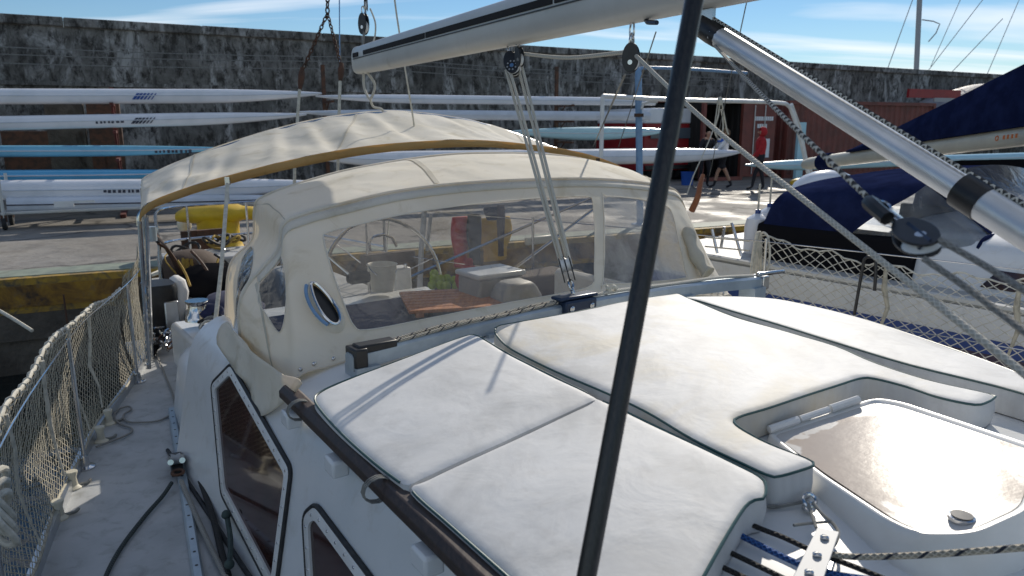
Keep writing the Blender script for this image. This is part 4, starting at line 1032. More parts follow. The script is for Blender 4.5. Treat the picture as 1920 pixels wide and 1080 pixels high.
rope('mainsheet_lead', [blkA2 + V((0, 0, .02)) - bs * .02, blkA2.lerp(blkB, .5) + V((0, 0, .005)), blkB + V((0, 0, .03)) - bd * .02], .0075, 'braid_white', 'white rope running level under the boom between two blocks')
tail_end = depth(1935, 712, 1.15)
rope('mainsheet_tail', [blkB + V((0, 0, .012)) + bd * .03, blkB.lerp(tail_end, .33) - V((0, 0, .004)), blkB.lerp(tail_end, .66) - V((0, 0, .004)), tail_end, tail_end + (tail_end - blkB).normalized() * .5], .0068, 'braid_white', 'thick white rope running from lone boom block down to the right')
# vang tackle
vb = depth(1722, 448, 1.02); vdir = (depth(1600, 352, 1.2) - vb).normalized()
block('vang_block', vb, vdir, V((-.35, -.25, 1.0)), .056, 'large black vang block with white sheave and blue face, right foreground', 1, group='vang tackle')
m = MB(); u2 = cam_side(vb); w2 = vdir.cross(u2).normalized(); m.box(vb + u2 * .012 + vdir * .012, (.060, .020, .005), (vdir, w2, u2)); m.build('block_face', 'dark_blue_metal', bpy.data.objects['vang_block'])
sw = vb + vdir * .075; m = MB()
m.tube([sw - vdir * .03, sw + vdir * .012], .010, 8); m.tube([sw + vdir * .03 + w2 * (.010 * math.sin(t)) + vdir * (.024 * math.cos(t)) for t in [2 * math.pi * i / 14 for i in range(14)]], .004, 6, closed=True); m.build('snap_shackle', 'steel', label='steel snap shackle at the upper end of the large vang block', cat='shackle')
rope('vang_line', [vT + vd * .06 - V((0, 0, .03)), depth(1450, 200, 1.45), sw + vdir * .05], .0046, 'braid_dot', 'black flecked rope from vang head down to the large vang block', n=6)
rope('vang_line', [depth(1664, 410, 1.06), depth(1630, 380, 1.10), sw + vdir * .04], .011, 'black', 'black taped splice just above the large vang block', cat='splice', n=8)
pvd = vd.cross(sidev); pvd = pvd if pvd.z > 0 else -pvd
rope('vang_line', [vT + vd * .03 + pvd * .038] + [vT + vd * (VL * k / 8) + pvd * (.038 + (.009 if k > 4 else 0)) for k in range(1, 8)], .0052, 'braid_dot', 'black flecked rope lying along the top of the silver vang', n=6)
e1 = depth(1945, 560, .85); rope('vang_fall', [vb - vdir * .03 + w2 * .015, depth(1850, 500, .94), e1], .0044, 'braid_grey', 'upper of two grey ropes leaving the large vang block', n=7, group='vang tackle')
e2 = depth(1945, 640, .85); rope('vang_fall', [vb - vdir * .035 - w2 * .015, depth(1820, 545, .95), e2], .0044, 'braid_grey', 'lower of two grey ropes leaving the large vang block', n=7, group='vang tackle')
# ---- boom end: topping lift block, tails
tE = bE + bd * .06 + V((0, 0, .10))
tl = depth(684, 38, 5.55)
block('topping_block', depth(682, 48, 5.55), V((0, .02, 1)), bs + bd * .4, .10, 'black block on the topping lift above the boom end', 1)
block('topping_block', depth(686, 8, 5.56), V((0, .02, 1)), bs - bd * .3, .075, 'upper black block on the topping lift near picture top', 1)
rope('topping_lift', [tE, depth(684, 40, 5.55), depth(688, -80, 5.6)], .009, 'rope_grey', 'grey line holding up the boom end', n=6)
rope('topping_tail', [depth(694, 16, 5.5), depth(704, 45, 5.5), depth(700, 78, 5.5), bE + bd * .10 + V((0, 0, .10))], .006, 'rope_white', 'thin white tail hanging beside the topping lift blocks', n=6)
rope('boom_tail', [bE + bd * .05 - V((0, 0, .09)), depth(683, 165, 5.58), depth(694, 185, 5.55), depth(703, 160, 5.5), bE + bd * .16 - V((0, 0, .10))], .010, 'braid_white', 'white rope loop under the boom end', n=7)
rope('boom_tail', [depth(694, 186, 5.55), depth(700, 200, 5.6), depth(714, 204, 5.6), depth(719, 209, 5.6)], .009, 'braid_white', 'white rope tail drooping onto the bimini below the boom end', n=7)
bx_ = B(8.2, 2.9, 0); rope('leech_line', [depth(734, -60, 6.0), depth(744, 30, 6.0), depth(772, 205, 6.2), depth(778, 250, 6.4)], .007, 'rope_white', 'thin pale line slanting down behind the boom to the bimini', n=6)
# ---- backstay bridle with chain
bk = depth(614, 25, 7.4)
m = MB()
def chain(m, a_, b_, r_=.012, L_=.055):
    n_ = int((b_ - a_).length / (L_ * .75)); d_ = (b_ - a_).normalized(); o1 = d_.orthogonal().normalized(); o2 = d_.cross(o1)
    for i in range(n_):
        c_ = a_.lerp(b_, (i + .5) / n_); w_ = o1 if i % 2 else o2
        m.tube([c_ + d_ * (L_ * .5 * math.cos(t)) + w_ * (L_ * .28 * math.sin(t)) for t in [2 * math.pi * k / 8 for k in range(8)]], r_ * .55, 5, closed=True)
chain(m, bk, depth(566, 135, 7.5)); chain(m, bk, depth(640, 125, 7.3)); chain(m, depth(614, -60, 7.4), bk, .014, .07)
br_ = thing('backstay_bridle', 'chain bridle splitting into two ropes above the bimini', 'rigging', depth(600, 340, 7.4))
m.build('chain', 'rust', br_)
for pts in ([depth(566, 135, 7.5), depth(560, 190, 7.5), depth(552, 345, 7.5), B(*[ap(depth(552, 345, 7.5))[0], ap(depth(552, 345, 7.5))[1], .3])], [depth(640, 125, 7.3), depth(637, 170, 7.3), depth(633, 330, 7.3), depth(630, 420, 7.35)]):
    m = MB(); m.tube(smooth(pts), .016, 6); m.build('bridle_rope', 'rope_white', br_)
    m = MB(); m.tube([pts[0].lerp(pts[1], t) for t in (-.15, .1, .35, .6)], [.02, .034, .03, .018], 8); m.build('seizing', 'rust', br_)
m = MB(); m.tube([depth(636, -60, 7.35), depth(637, 130, 7.35)], .006, 5); m.build('wire', 'steel', br_)
# ================================================================== on the quay
def shell(x0, y0, x1, y1, t0, n, mat, label, tipL=False, tipR=True, stripes=None, trim=None, n1=None, lettering=None):
    A_, Bq = Pn(x0, y0, n), Pn(x1, y1, n if n1 is None else n1)
    d = (Bq - A_).normalized(); L_ = (Bq - A_).length; sc = t0 / FPX * (Pn((x0 + x1) / 2, (y0 + y1) / 2, n).y) / 2 * .98
    side = UP.cross(d).normalized(); u = d.cross(side)
    if side.dot(C0 - A_) < 0: side = -side
    root = thing('rowing_shell', label, 'rowing boat', A_.lerp(Bq, .5) - u * sc, 'rowing boats stored on the quay')
    def prof(t):
        s_ = t * L_; a = min(1, (s_ + .02) / 2.6) if tipL else 1; b_ = min(1, (L_ - s_ + .02) / 2.6) if tipR else 1
        k = min(a, b_); return .12 + .88 * math.sin(k * math.pi / 2) ** .8
    N_ = 40; rings = []
    for i in range(N_ + 1):
        t = i / N_; k = prof(t); c = A_.lerp(Bq, t) + u * (sc * .45 * (1 - k))
        ring = []
        for j in range(16):
            a = 2 * math.pi * j / 16; cs, sn = math.cos(a), math.sin(a)
            ring.append(c + side * (sc * 1.25 * k * math.copysign(abs(cs) ** .7, cs)) + u * (sc * k * (math.copysign(abs(sn) ** .6, sn) if sn < 0 else abs(sn) ** .9)))
        rings.append(ring)
    m = MB(); m.loft(rings); m.build('hull', mat, root, auto=60)
    m = MB(); m.tube([A_.lerp(Bq, i / 20) + side * (sc * 1.25 * prof(i / 20) + .004) + u * (sc * .05 + sc * .45 * (1 - prof(i / 20))) for i in range(21)], .012, 5); m.build('gunwale', trim or 'hull_white_dull', root)
    if stripes:
        xs, ms, cnt, w_ = stripes
        for k in range(cnt):
            P = hit(xs + k * w_, (lerp(y0, y1, (xs - x0) / (x1 - x0))), QN, n) ; tt = (P - A_).dot(d) / L_
            c = A_.lerp(Bq, tt) + side * (sc * 1.26 * prof(tt) + .004) - u * sc * .05
            wd = .058 - .007 * k; h_ = sc * .42; sl = .10
            m = MB(); q = [c - u * h_ - d * sl / 2, c - u * h_ - d * sl / 2 + d * wd, c + u * h_ + d * sl / 2 + d * wd, c + u * h_ + d * sl / 2]
            m.prism(q, side * .006); m.build('stripe', ms, root)
    if lettering:
        xs, ln = lettering; P = hit(xs, lerp(y0, y1, (xs - x0) / (x1 - x0)), QN, n); tt = (P - A_).dot(d) / L_; random.seed(int(xs)); s_ = 0
        m = MB()
        while s_ < ln:
            wd = random.uniform(.035, .06); c = A_.lerp(Bq, tt) + d * (s_ + wd / 2) + side * (sc * 1.255 * prof(tt) + .004) - u * sc * .12
            m.box(c, (wd, .006, random.uniform(.05, .075)), (d, side, u)); s_ += wd + random.uniform(.015, .05)
        m.build('lettering', 'decal_dark', root, kind='stuff')
    return root
shell(-90, 181, 603, 180, 27, 17.3, 'hull_white', 'white rowing shell with blue slash marks, highest on the left rack', stripes=(252, 'decal_blue', 6, 7))
shell(592, 184, 1225, 191, 16, 17.4, 'hull_white', 'slim white rowing shell, topmost of those behind the boom block', tipL=True, tipR=False)
shell(-90, 233, 575, 219, 25, 17.0, 'hull_white', 'white rowing shell with dark slash marks, second from the top left', stripes=(250, 'decal_dark', 6, 7), lettering=(180, .5))
shell(560, 214, 1215, 218, 18, 17.2, 'hull_white_dull', 'greyish white rowing shell just under the slim topmost one', tipL=True, tipR=False)
shell(-90, 284, 430, 282, 21, 17.0, 'hull_blue', 'light blue rowing shell with small lettering on the left rack', lettering=(290, .7))
shell(960, 252, 1255, 249, 25, 17.9, 'hull_pale_blue', 'pale blue rowing shell beside the red van', tipL=True)
shell(-90, 331, 410, 326, 22, 16.7, 'hull_strong_blue', 'strong blue rowing shell low on the left rack', tipR=True)
shell(-10, 357, 620, 349, 36, 16.1, 'hull_white', 'broad white rowing boat on the wheeled trolley', tipL=False, lettering=(195, .6))
shell(15, 384, 590, 374, 27, 15.9, 'hull_white_dull', 'grey white boat lowest on the wheeled trolley', tipL=False, trim='decal_dark')
shell(590, 302, 1388, 290, 31, 16.9, 'hull_white', 'long white rowing boat carried by the people near the container', tipL=True)
shell(1398, 313, 1990, 292, 19, 16.3, 'hull_pale_blue', 'pale blue rowing shell behind the red hooded person', tipL=True, tipR=False)
# racks
def rack(x, ytop, ybot, n, levels, mat, label):
    base = Pn(x, ybot, n); base.z = QZ; topz = Pn(x, ytop, n).z
    t = thing('boat_rack', label, 'rack', base, 'boat racks')
    m = MB(); m.box(V((base.x, base.y, (QZ + topz) / 2)), (.08, .08, topz - QZ), (QD, QN, UP)); m.build('post', mat, t)
    m = MB(); m.box(V((base.x, base.y, QZ + .04)) - QN * .35, (.10, 1.5, .07), (QD, QN, UP)); m.build('foot', mat, t)
    for y in levels:
        z = Pn(x, y, n).z; m = MB(); m.box(V((base.x, base.y, z)) - QN * .45, (.06, .95, .05), (QD, QN, UP)); m.build('arm', mat, t)
        m = MB(); m.tube([V((base.x, base.y, z - .35)), V((base.x, base.y, z)) - QN * .5], .02, 5); m.build('brace', mat, t)
rack(236, 165, 415, 17.75, (197, 247, 297, 345), 'rust_red', 'rusty red boat rack post under the slash marked shells')
rack(-40, 165, 430, 17.75, (197, 247, 297, 345), 'rust', 'brown boat rack post at the left picture edge')
rack(619, 122, 400, 18.0, (192, 224), 'rust', 'dark boat rack post left of the boom end ropes')
rack(1041, 125, 370, 18.2, (199, 228, 266), 'rust', 'dark boat rack post right of the mainsheet falls')
# trolley under the left boats
tP = Pn(14, 425, 15.9); tP.z = QZ
tr = thing('boat_trolley', 'steel boat trolley with a small black wheel at the left edge', 'trolley', tP)
for x in (6, 430):
    b_ = Pn(x, 400, 15.6); b_.z = QZ
    for dn in (0, .75):
        m = MB(); m.tube([b_ + QN * dn + UP * .18, b_ + QN * dn + UP * .95], .03, 6); m.build('upright', 'alu_white', tr)
        m = MB(); c = b_ + QN * dn + UP * .11; m.lathe(c - QD * .03, [(.05, -.005), (.105, 0), (.11, .03), (.105, .06), (.05, .065)], 18, QD); wl = m.build('wheel', 'tyre', tr)
        m = MB(); m.lathe(c - QD * .04, [(.045, 0), (.045, .08)], 12, QD); m.build('hub', 'alu', wl)
        m = MB(); m.box(c + UP * .09, (.09, .05, .12), (QD, QN, UP)); m.build('fork', 'rust', tr)
    m = MB(); m.tube([b_ - QN * .1 + UP * .30, b_ + QN * .9 + UP * .30], .03, 6); m.build('crossbar', 'alu_white', tr)
a_, c_ = Pn(6, 400, 15.6), Pn(560, 392, 15.6)
for dn, z in ((.1, .28), (.65, .28)):
    m = MB(); m.tube([V((a_.x, a_.y, QZ + z)) + QN * dn, V((c_.x, c_.y, QZ + z)) + QN * dn], .03, 6); m.build('side_rail', 'alu_white', tr)
m = MB(); P = Pn(156, 378, 15.4); m.box(P, (.36, .05, .05), (QD, QN, UP)); m.box(P - QD * .3 - UP * .03, (.3, .08, .1), (QD, QN, UP)); m.build('rowing_rigger', 'white_paint', label='small white rigger arm on the side of the low trolley boat', cat='rigger')
# cabinets on the wall behind the shells
for x0, x1, y0, y1, mt, lb in ((80, 157, 190, 222, 'quay_stone', 'grey stained cabinet against the wall between the top shells'), (160, 226, 192, 222, 'rust', 'brown cabinet against the wall beside the grey one'), (0, 160, 246, 275, 'rust', 'long rusty brown cabinet against the wall above the light blue shell'), (150, 205, 290, 322, 'quay_stone', 'low grey cabinet leaning on the wall under the light blue shell')):
    a, b = Pn(x0, y0, 18.3), Pn(x1, y1, 18.3); t = thing('cabinet', lb, 'cabinet', V(((a.x + b.x) / 2, (a.y + b.y) / 2, QZ)), 'cabinets by the wall')
    wd = (V((b.x, b.y, 0)) - V((a.x, a.y, 0))).length; c = (a + b) / 2; h_ = a.z - QZ
    m = MB(); m.box(V((c.x, c.y, QZ + h_ / 2)) + QN * .2, (wd, .4, h_), (QD, QN, UP)); m.build('body', mt, t, bevel=.01)
# bollards
def bollard(P, s_, label, rot):
    t = thing('bollard', label, 'bollard', P, 'yellow bollards on the quay'); d = V((math.cos(rot), math.sin(rot), 0)); e = UP.cross(d)
    m = MB(); m.loft([[P + d * (r_ * math.cos(a)) * s_ + e * (r_ * .9 * math.sin(a)) * s_ + UP * (h_ * s_) for a in [2 * math.pi * k / 24 for k in range(24)]] for r_, h_ in ((.36, 0), (.36, .05), (.30, .08), (.265, .16), (.25, .30), (.255, .42), (.28, .47))]); m.build('stem', 'yellow_paint', t, auto=50)
    m = MB(); m.loft([[P + d * (x + .0) * s_ + e * (ry * math.cos(a)) * s_ + UP * ((.52 + dz + rz * math.sin(a)) * s_) for a in [2 * math.pi * k / 16 for k in range(16)]] for x, ry, rz, dz in ((-.50, .03, .02, -.03), (-.48, .10, .06, -.025), (-.40, .16, .09, -.01), (-.25, .24, .115, .0), (0, .29, .13, .01), (.22, .25, .12, .01), (.30, .17, .09, .01), (.36, .14, .085, .01), (.44, .13, .085, .005), (.49, .09, .06, 0), (.505, .03, .02, 0))]); m.build('head', 'yellow_paint', t, auto=50)
    for a in range(4):
        m = MB(); m.lathe(P + d * (.31 * math.cos(a * 1.57 + .7) * s_) + e * (.28 * math.sin(a * 1.57 + .7) * s_) + UP * .05 * s_, [(.035 * s_, 0), (.035 * s_, .05 * s_), (0, .055 * s_)], 6); m.build('bolt', 'rust', t)
P = Pz(414, 478, QZ); bollard(P, 1.12, 'big yellow mushroom bollard on the quay beside the spray hood', R(8))
P = Pz(1508, 372, QZ); bollard(P, .8, 'distant yellow bollard behind the navy hood', R(10))
# small cream tap post by the bollard
P = Pz(350, 470, QZ); t = thing('quay_tap', 'small cream service post left of the big yellow bollard', 'service post', P)
m = MB(); m.lathe(P, [(.07, 0), (.07, .02), (.045, .04), (.045, .28)], 12); m.build('post', 'cream', t); m = MB(); m.lathe(P + UP * .28, [(.05, 0), (.10, .06), (.10, .14), (.06, .18), (0, .19)], 12); m.build('head', 'cream', t)
# containers
def container(s0, n0, L_, D_, H_, label, open_end=False, doors=None, name='shipping_container'):
    t = thing(name, label, 'container', Q(s0 + L_ / 2, n0 + D_ / 2, QZ), 'shipping containers')
    for s_ in (s0, s0 + L_):
        for n_ in (n0, n0 + D_):
            m = MB(); m.box(Q(s_, n_, QZ + H_ / 2), (.12, .12, H_), (QD, QN, UP)); m.build('corner_post', 'container', t)
    for z in (.06, H_ - .05):
        for n_ in (n0, n0 + D_):
            m = MB(); m.box(Q(s0 + L_ / 2, n_, QZ + z), (L_ - .12, .10, .12), (QD, QN, UP)); m.build('rail', 'container', t)
    def corr(P0, d, L2, nn, mat='container'):
        m = MB(); k = int(L2 / .28); rg = []
        for i in range(k):
            b_ = i * L2 / k; w_ = L2 / k
            for f, o in ((0, 0), (.35, 0), (.5, .035), (.85, .035)): rg.append((b_ + f * w_, o))
        rg.append((L2, 0))
        m.loft([[P0 + d * a + nn * o + UP * .10, P0 + d * a + nn * o + UP * (H_ - .10)] for a, o in rg], closed=False, caps=False); return m.build('corrugated_panel', mat, t, auto=20)
    if not open_end: corr(Q(s0 + .06, n0 + .02, QZ), QD, L_ - .12, QN)
    corr(Q(s0 + .06, n0 + D_ - .02, QZ), QD, L_ - .12, -QN, 'container_inner_shade' if open_end else 'container')
    cm_ = 'container_inner_shade' if open_end else 'container'; corr(Q(s0 + .02, n0 + .06, QZ), QN, D_ - .12, QD, cm_); corr(Q(s0 + L_ - .02, n0 + .06, QZ), QN, D_ - .12, -QD, cm_)
    m = MB(); m.box(Q(s0 + L_ / 2, n0 + D_ / 2, QZ + H_ - .02), (L_, D_, .04), (QD, QN, UP)); m.build('roof', 'container', t)
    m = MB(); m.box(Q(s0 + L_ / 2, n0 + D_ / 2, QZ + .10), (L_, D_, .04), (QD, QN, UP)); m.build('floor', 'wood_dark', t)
    return t
sA = qs(Pn(1476, 250, 19.6))[0]; container(sA, 19.6, 7.4, 2.4, 2.62, 'brown red corrugated container right of the open one')
sB = qs(Pn(1318, 250, 19.6))[0]; sC = qs(Pn(1392, 250, 19.6))[0]
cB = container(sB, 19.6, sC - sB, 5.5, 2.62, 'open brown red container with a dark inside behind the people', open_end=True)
for k, (off, w_) in enumerate(((0.02, 1.15),)):                     # open door leaf, hinged right, facing the quay edge
    h0p = Q(sC + .06, 19.58, QZ); dd = (QD * .985 - QN * .17).normalized(); nn = UP.cross(dd).normalized(); nn = nn if nn.dot(-QN) > 0 else -nn
    m = MB(); m.box(h0p + dd * (w_ / 2) + UP * 1.31, (w_, .06, 2.4), (dd, nn, UP)); dl = m.build('door_leaf', 'container', cB, bevel=.01)
    for f in (.28, .62):
        m = MB(); m.tube([h0p + dd * (w_ * f) + nn * .07 + UP * .2, h0p + dd * (w_ * f) + nn * .07 + UP * 2.45], .018, 6); m.build('lock_rod', 'alu_white', dl)
    random.seed(5)
    for r_, (z, n_) in enumerate(((2.02, 9), (1.78, 5))):
        m = MB(); x = .34 - .05 * 0 + (.12 if r_ else 0)
        for i in range(n_):
            wd = random.uniform(.045, .07); m.box(h0p + dd * (x + wd / 2) + nn * .035 + UP * z, (wd, .012, .13), (dd, nn, UP)); x += wd + .018
        m.build('lettering', 'paper', dl, kind='stuff')
    m = MB(); m.box(h0p + dd * .80 + nn * .036 + UP * 1.05, (.34, .012, .62), (dd, nn, UP)); m.build('notice', 'paper', dl)
# light post between the containers
P = Q(qs(Pn(1502, 250, 19.2))[0], 19.2, QZ); m = MB(); m.box(P + UP * .95, (.32, .12, 1.9), (QD, QN, UP)); m.build('board', 'hull_pale_blue', label='pale upright board between the two containers', cat='board', bevel=.01)
# red box van seen from behind
s0_ = qs(Pn(1207, 280, 20.3))[0]; s1_ = qs(Pn(1302, 280, 20.3))[0]; W_ = s1_ - s0_; n_ = 20.3
van_ = thing('van', 'red van with a white roof parked behind the pale blue shell', 'van', Q((s0_ + s1_) / 2, n_ + 1.5, QZ))
def vsec(n2, k=1.0, zt=2.32): 
    c = (s0_ + s1_) / 2; h_ = W_ / 2 * k
    return [Q(c + x * h_, n2, QZ + z) for x, z in ((-1, .35), (-1, 1.1), (-.97, 1.75), (-.90, zt - .12), (-.78, zt), (.78, zt), (.90, zt - .12), (.97, 1.75), (1, 1.1), (1, .35))]
m = MB(); m.loft([vsec(n_ + .03, .97, 2.28), vsec(n_), vsec(n_ + 3.4), vsec(n_ + 4.0, .96, 2.1)]); m.build('body', 'red_paint', van_, bevel=.03)
c = (s0_ + s1_) / 2
m = MB(); m.loft([[Q(c + x * W_ / 2, n2, QZ + z) for x, z in ((-.985, 1.86), (-.93, 2.22), (-.78, 2.345), (.78, 2.345), (.93, 2.22), (.985, 1.86))] for n2 in (n_ - .02, n_ + 3.5)]); m.build('roof', 'hull_white', van_, bevel=.04)
for dx_ in (-.24, .24):
    m = MB(); m.box(Q(c + dx_ * W_, n_ - .03, QZ + 1.55), (W_ * .30, .02, .34), (QD, QN, UP)); m.build('rear_window', 'glass_grey', van_, bevel=.02)
    m = MB(); m.lathe(Q(c + dx_ * W_ * 1.2, n_ + .5, QZ + .32) - QD * .1, [(.30, 0), (.32, .05), (.32, .17), (.30, .2)], 18, QD); m.build('wheel', 'tyre', van_)
    m = MB(); m.box(Q(c + dx_ * W_ * 1.85, n_ - .03, QZ + .95), (.09, .03, .3), (QD, QN, UP)); m.build('tail_light', 'red_paint', van_)
m = MB(); m.box(Q(c, n_ - .06, QZ + .45), (W_ * .96, .1, .14), (QD, QN, UP)); m.build('bumper', 'black', van_, bevel=.02)
# blue tub by the van
P = Pz(1288, 347, QZ); m = MB(); m.lathe(P, [(.17, 0), (.20, .38), (.215, .40), (.20, .40), (.17, .04), (0, .03)], 16); m.build('tub', 'blue_cloth', label='blue plastic tub on the quay next to the red van', cat='tub')
# far right heap under a tarpaulin and a red stripe above the container
t = thing('covered_heap', 'large heap under grey tarpaulin beyond the container at far right', 'tarpaulin', Q(31, 23, QZ))
hL = hit(1720, 185, QN, 22.5); hR = hit(2050, 185, QN, 22.5); L2 = (hR - hL).length
m = MB(); m.grid(lambda u, v: Q(qs(hL)[0] + u * L2, 21.5 + 4 * v, QZ) + UP * (3.75 * (math.sin(math.pi * min(1, .06 + u * .9)) ** .55) * (math.sin(math.pi * (.12 + .8 * v)) ** .4) + .16 * nfb(u * 6, v * 4, 2)), 40, 16); m.build('cover', 'tarp', t)
m = MB(); P = hit(1752, 176, QN, 21.2); m.box(P, (3.2, .1, .34), (QD, QN, UP)); m.build('banner', 'red_paint', t)
m = MB(); P = hit(1780, 183, QN, 21.1); m.box(P - UP * .1, (1.9, .06, .16), (QD, QN, UP)); m.build('pale_board', 'grey_plastic', t)
# far mast and its rigging
fm = thing('distant_mast', 'thin grey mast standing against the sky at right', 'mast', depth(1716, 180, 38))
m = MB(); m.tube([depth(1716, 175, 38), depth(1727, -60, 38)], .13, 8); m.build('spar', 'grey_plastic', fm)
m = MB(); m.tube([depth(1729, 37, 38), depth(1750, 40, 38), depth(1762, 45, 38), depth(1755, 62, 38), depth(1741, 78, 38)], .03, 5); m.build('bracket', 'grey_plastic', fm)
for a, b in (((1722, -30), (1662, 135)), ((1805, -10), (1745, 125)), ((1850, -10), (1700, 185)), ((1915, -10), (1842, 160)), ((1880, 35), (1780, 140))):
    m = MB(); m.tube([depth(*a, 38), depth(*b, 38)], .022, 4); m.build('stay', 'grey_plastic', fm)

# ---- people
def person(label, P, J, E, mats, H=1.74, yaw=0, extra=None, cat='person', pose_note=None):
    """skeleton with radii grown by the Skin modifier, then coloured by region"""
    rot = Matrix.Rotation(yaw, 3, 'Z')
    t = thing('person', label, cat, P, 'people on the quay')
    me = bpy.data.meshes.new('body'); names = list(J)
    me.from_pydata([rot @ V(J[k][:3]) * (H / 1.74) for k in names], [(names.index(a), names.index(b)) for a, b in E], [])
    o = bpy.data.objects.new('body', me); COL.objects.link(o)
    sk = o.modifiers.new('skin', 'SKIN'); sk.use_smooth_shade = True
    for i, k in enumerate(names):
        r_ = J[k][3] * (H / 1.74); me.skin_vertices[0].data[i].radius = (r_ * (J[k][4] if len(J[k]) > 4 else 1), r_); me.skin_vertices[0].data[i].use_root = (k == 'pelvis')
    sb = o.modifiers.new('sub', 'SUBSURF'); sb.levels = 2; sb.render_levels = 2
    dg = bpy.context.evaluated_depsgraph_get(); em = bpy.data.meshes.new_from_object(o.evaluated_get(dg)); em.name = 'body'
    o.modifiers.clear(); o.data = em; bpy.data.meshes.remove(me)
    em.materials.clear()
    keys = ['skin', 'top', 'bottom', 'shoes', 'hair']
    for k in keys: em.materials.append(M[mats[k]])
    inv = rot.inverted(); top_names = mats['top_at']; bot_names = mats['bottom_at']
    jl = {k: V(J[k][:3]) for k in names}
    for p_ in em.polygons:
        c = inv @ V(p_.center) / (H / 1.74)
        near = min(names, key=lambda k: (jl[k] - c).length)
        p_.material_index = 1 if near in top_names else 2 if near in bot_names else 3 if near.startswith('toe') or near.startswith('ankle') else 4 if near == 'crown' or (near == 'head' and c.y > .02 * 0 + jl['head'].y + .03) else 0
    em.polygons.foreach_set('use_smooth', [True] * len(em.polygons))
    o.parent = t; o['_o'] = list(P)
    # face: nose, eyes, mouth, ears ; hands: five fingers each
    hd = jl['head']; fdir = V(mats.get('look', (0, -1, 0))).normalized(); rt_ = fdir.cross(UP).normalized(); s_ = H / 1.74
    W3 = lambda q: V(P) + rot @ q * s_
    m = MB(); m.tube([W3(hd + fdir * .085 + UP * .03), W3(hd + fdir * .115 - UP * .012), W3(hd + fdir * .09 - UP * .02)], [.008, .014, .010], 6); m.build('nose', 'skin', o)
    for sg in (-1, 1):
        m = MB(); m.ball(W3(hd + fdir * .088 + rt_ * (.033 * sg) + UP * .025), .009, 8); m.build('eye', 'decal_dark', o)
        m = MB(); m.ball(W3(hd + rt_ * (.09 * sg) + UP * .005), .026, 8, (.5, .8, 1)); m.build('ear', 'skin', o)
    m = MB(); m.tube([W3(hd + fdir * .088 - rt_ * .024 - UP * .048), W3(hd + fdir * .096 - UP * .05), W3(hd + fdir * .088 + rt_ * .024 - UP * .048)], .005, 5); m.build('mouth', 'red_cloth', o)
    for sg in ('L', 'R'):
        if 'hand' + sg not in jl: continue
        h_ = jl['hand' + sg]; w_ = (h_ - jl['wrist' + sg]).normalized(); x_ = w_.cross(UP); x_ = x_.normalized() if x_.length > .1 else V((1, 0, 0)); n2 = w_.cross(x_)
        for k, (off, ln) in enumerate(((-.030, .062), (-.010, .074), (.011, .070), (.030, .056))):
            m = MB(); m.tube([W3(h_ + x_ * off), W3(h_ + x_ * off + w_ * ln * .55 + n2 * .008), W3(h_ + x_ * off + w_ * ln * .9 + n2 * .026)], [.010, .009, .006], 6); m.build('finger', 'skin', o)
        m = MB(); m.tube([W3(h_ - w_ * .035 + x_ * .025), W3(h_ - w_ * .01 + x_ * .055 + n2 * .01), W3(h_ + w_ * .02 + x_ * .060 + n2 * .018)], [.012, .010, .007], 6); m.build('thumb', 'skin', o)
    if extra: extra(t, o, W3, jl)
    return t
BE = [('pelvis', 'waist'), ('waist', 'chest'), ('chest', 'neck0'), ('neck0', 'neck'), ('neck', 'head'), ('head', 'crown'),
      ('neck0', 'shoulderL'), ('shoulderL', 'elbowL'), ('elbowL', 'wristL'), ('wristL', 'handL'), ('neck0', 'shoulderR'), ('shoulderR', 'elbowR'), ('elbowR', 'wristR'), ('wristR', 'handR'),
      ('pelvis', 'hipL'), ('hipL', 'thighL'), ('thighL', 'kneeL'), ('kneeL', 'calfL'), ('calfL', 'ankleL'), ('ankleL', 'toeL'), ('pelvis', 'hipR'), ('hipR', 'thighR'), ('thighR', 'kneeR'), ('kneeR', 'calfR'), ('calfR', 'ankleR'), ('ankleR', 'toeR')]
def stand(kneeL, ankL, kneeR, ankR, elL, wrL, elR, wrR, lean=0, tdir=(0, -1, 0)):
    td = V(tdir).normalized() * .16
    J = dict(pelvis=(0, 0, .95, .135, 1.15), waist=(0, -lean * .3, 1.10, .125, 1.15), chest=(0, -lean * .7, 1.30, .145, 1.25), neck0=(0, -lean, 1.44, .085), neck=(0, -lean * 1.1, 1.50, .052), head=(0, -lean * 1.25 - .012, 1.615, .088, .88), crown=(0, -lean * 1.25, 1.69, .068))
    for s_, sx_, kn, an, el, wr in (('L', 1, kneeL, ankL, elL, wrL), ('R', -1, kneeR, ankR, elR, wrR)):
        J['shoulder' + s_] = (.175 * sx_, -lean, 1.41, .062); J['elbow' + s_] = (*el, .046); J['wrist' + s_] = (*wr, .030)
        hd_ = V(wr) + (V(wr) - V(el)).normalized() * .085; J['hand' + s_] = (*hd_, .034)
        J['hip' + s_] = (.09 * sx_, 0, .88, .095); J['thigh' + s_] = (*(V((.10 * sx_, 0, .86)).lerp(V(kn), .45)), .080); J['knee' + s_] = (*kn, .056); J['calf' + s_] = (*(V(kn).lerp(V(an), .35)), .054)
        J['ankle' + s_] = (*an, .038); J['toe' + s_] = (an[0] + td.x, an[1] + td.y, .035, .036)
    return J
ARM = lambda s_: ['shoulder' + s_, 'elbow' + s_]
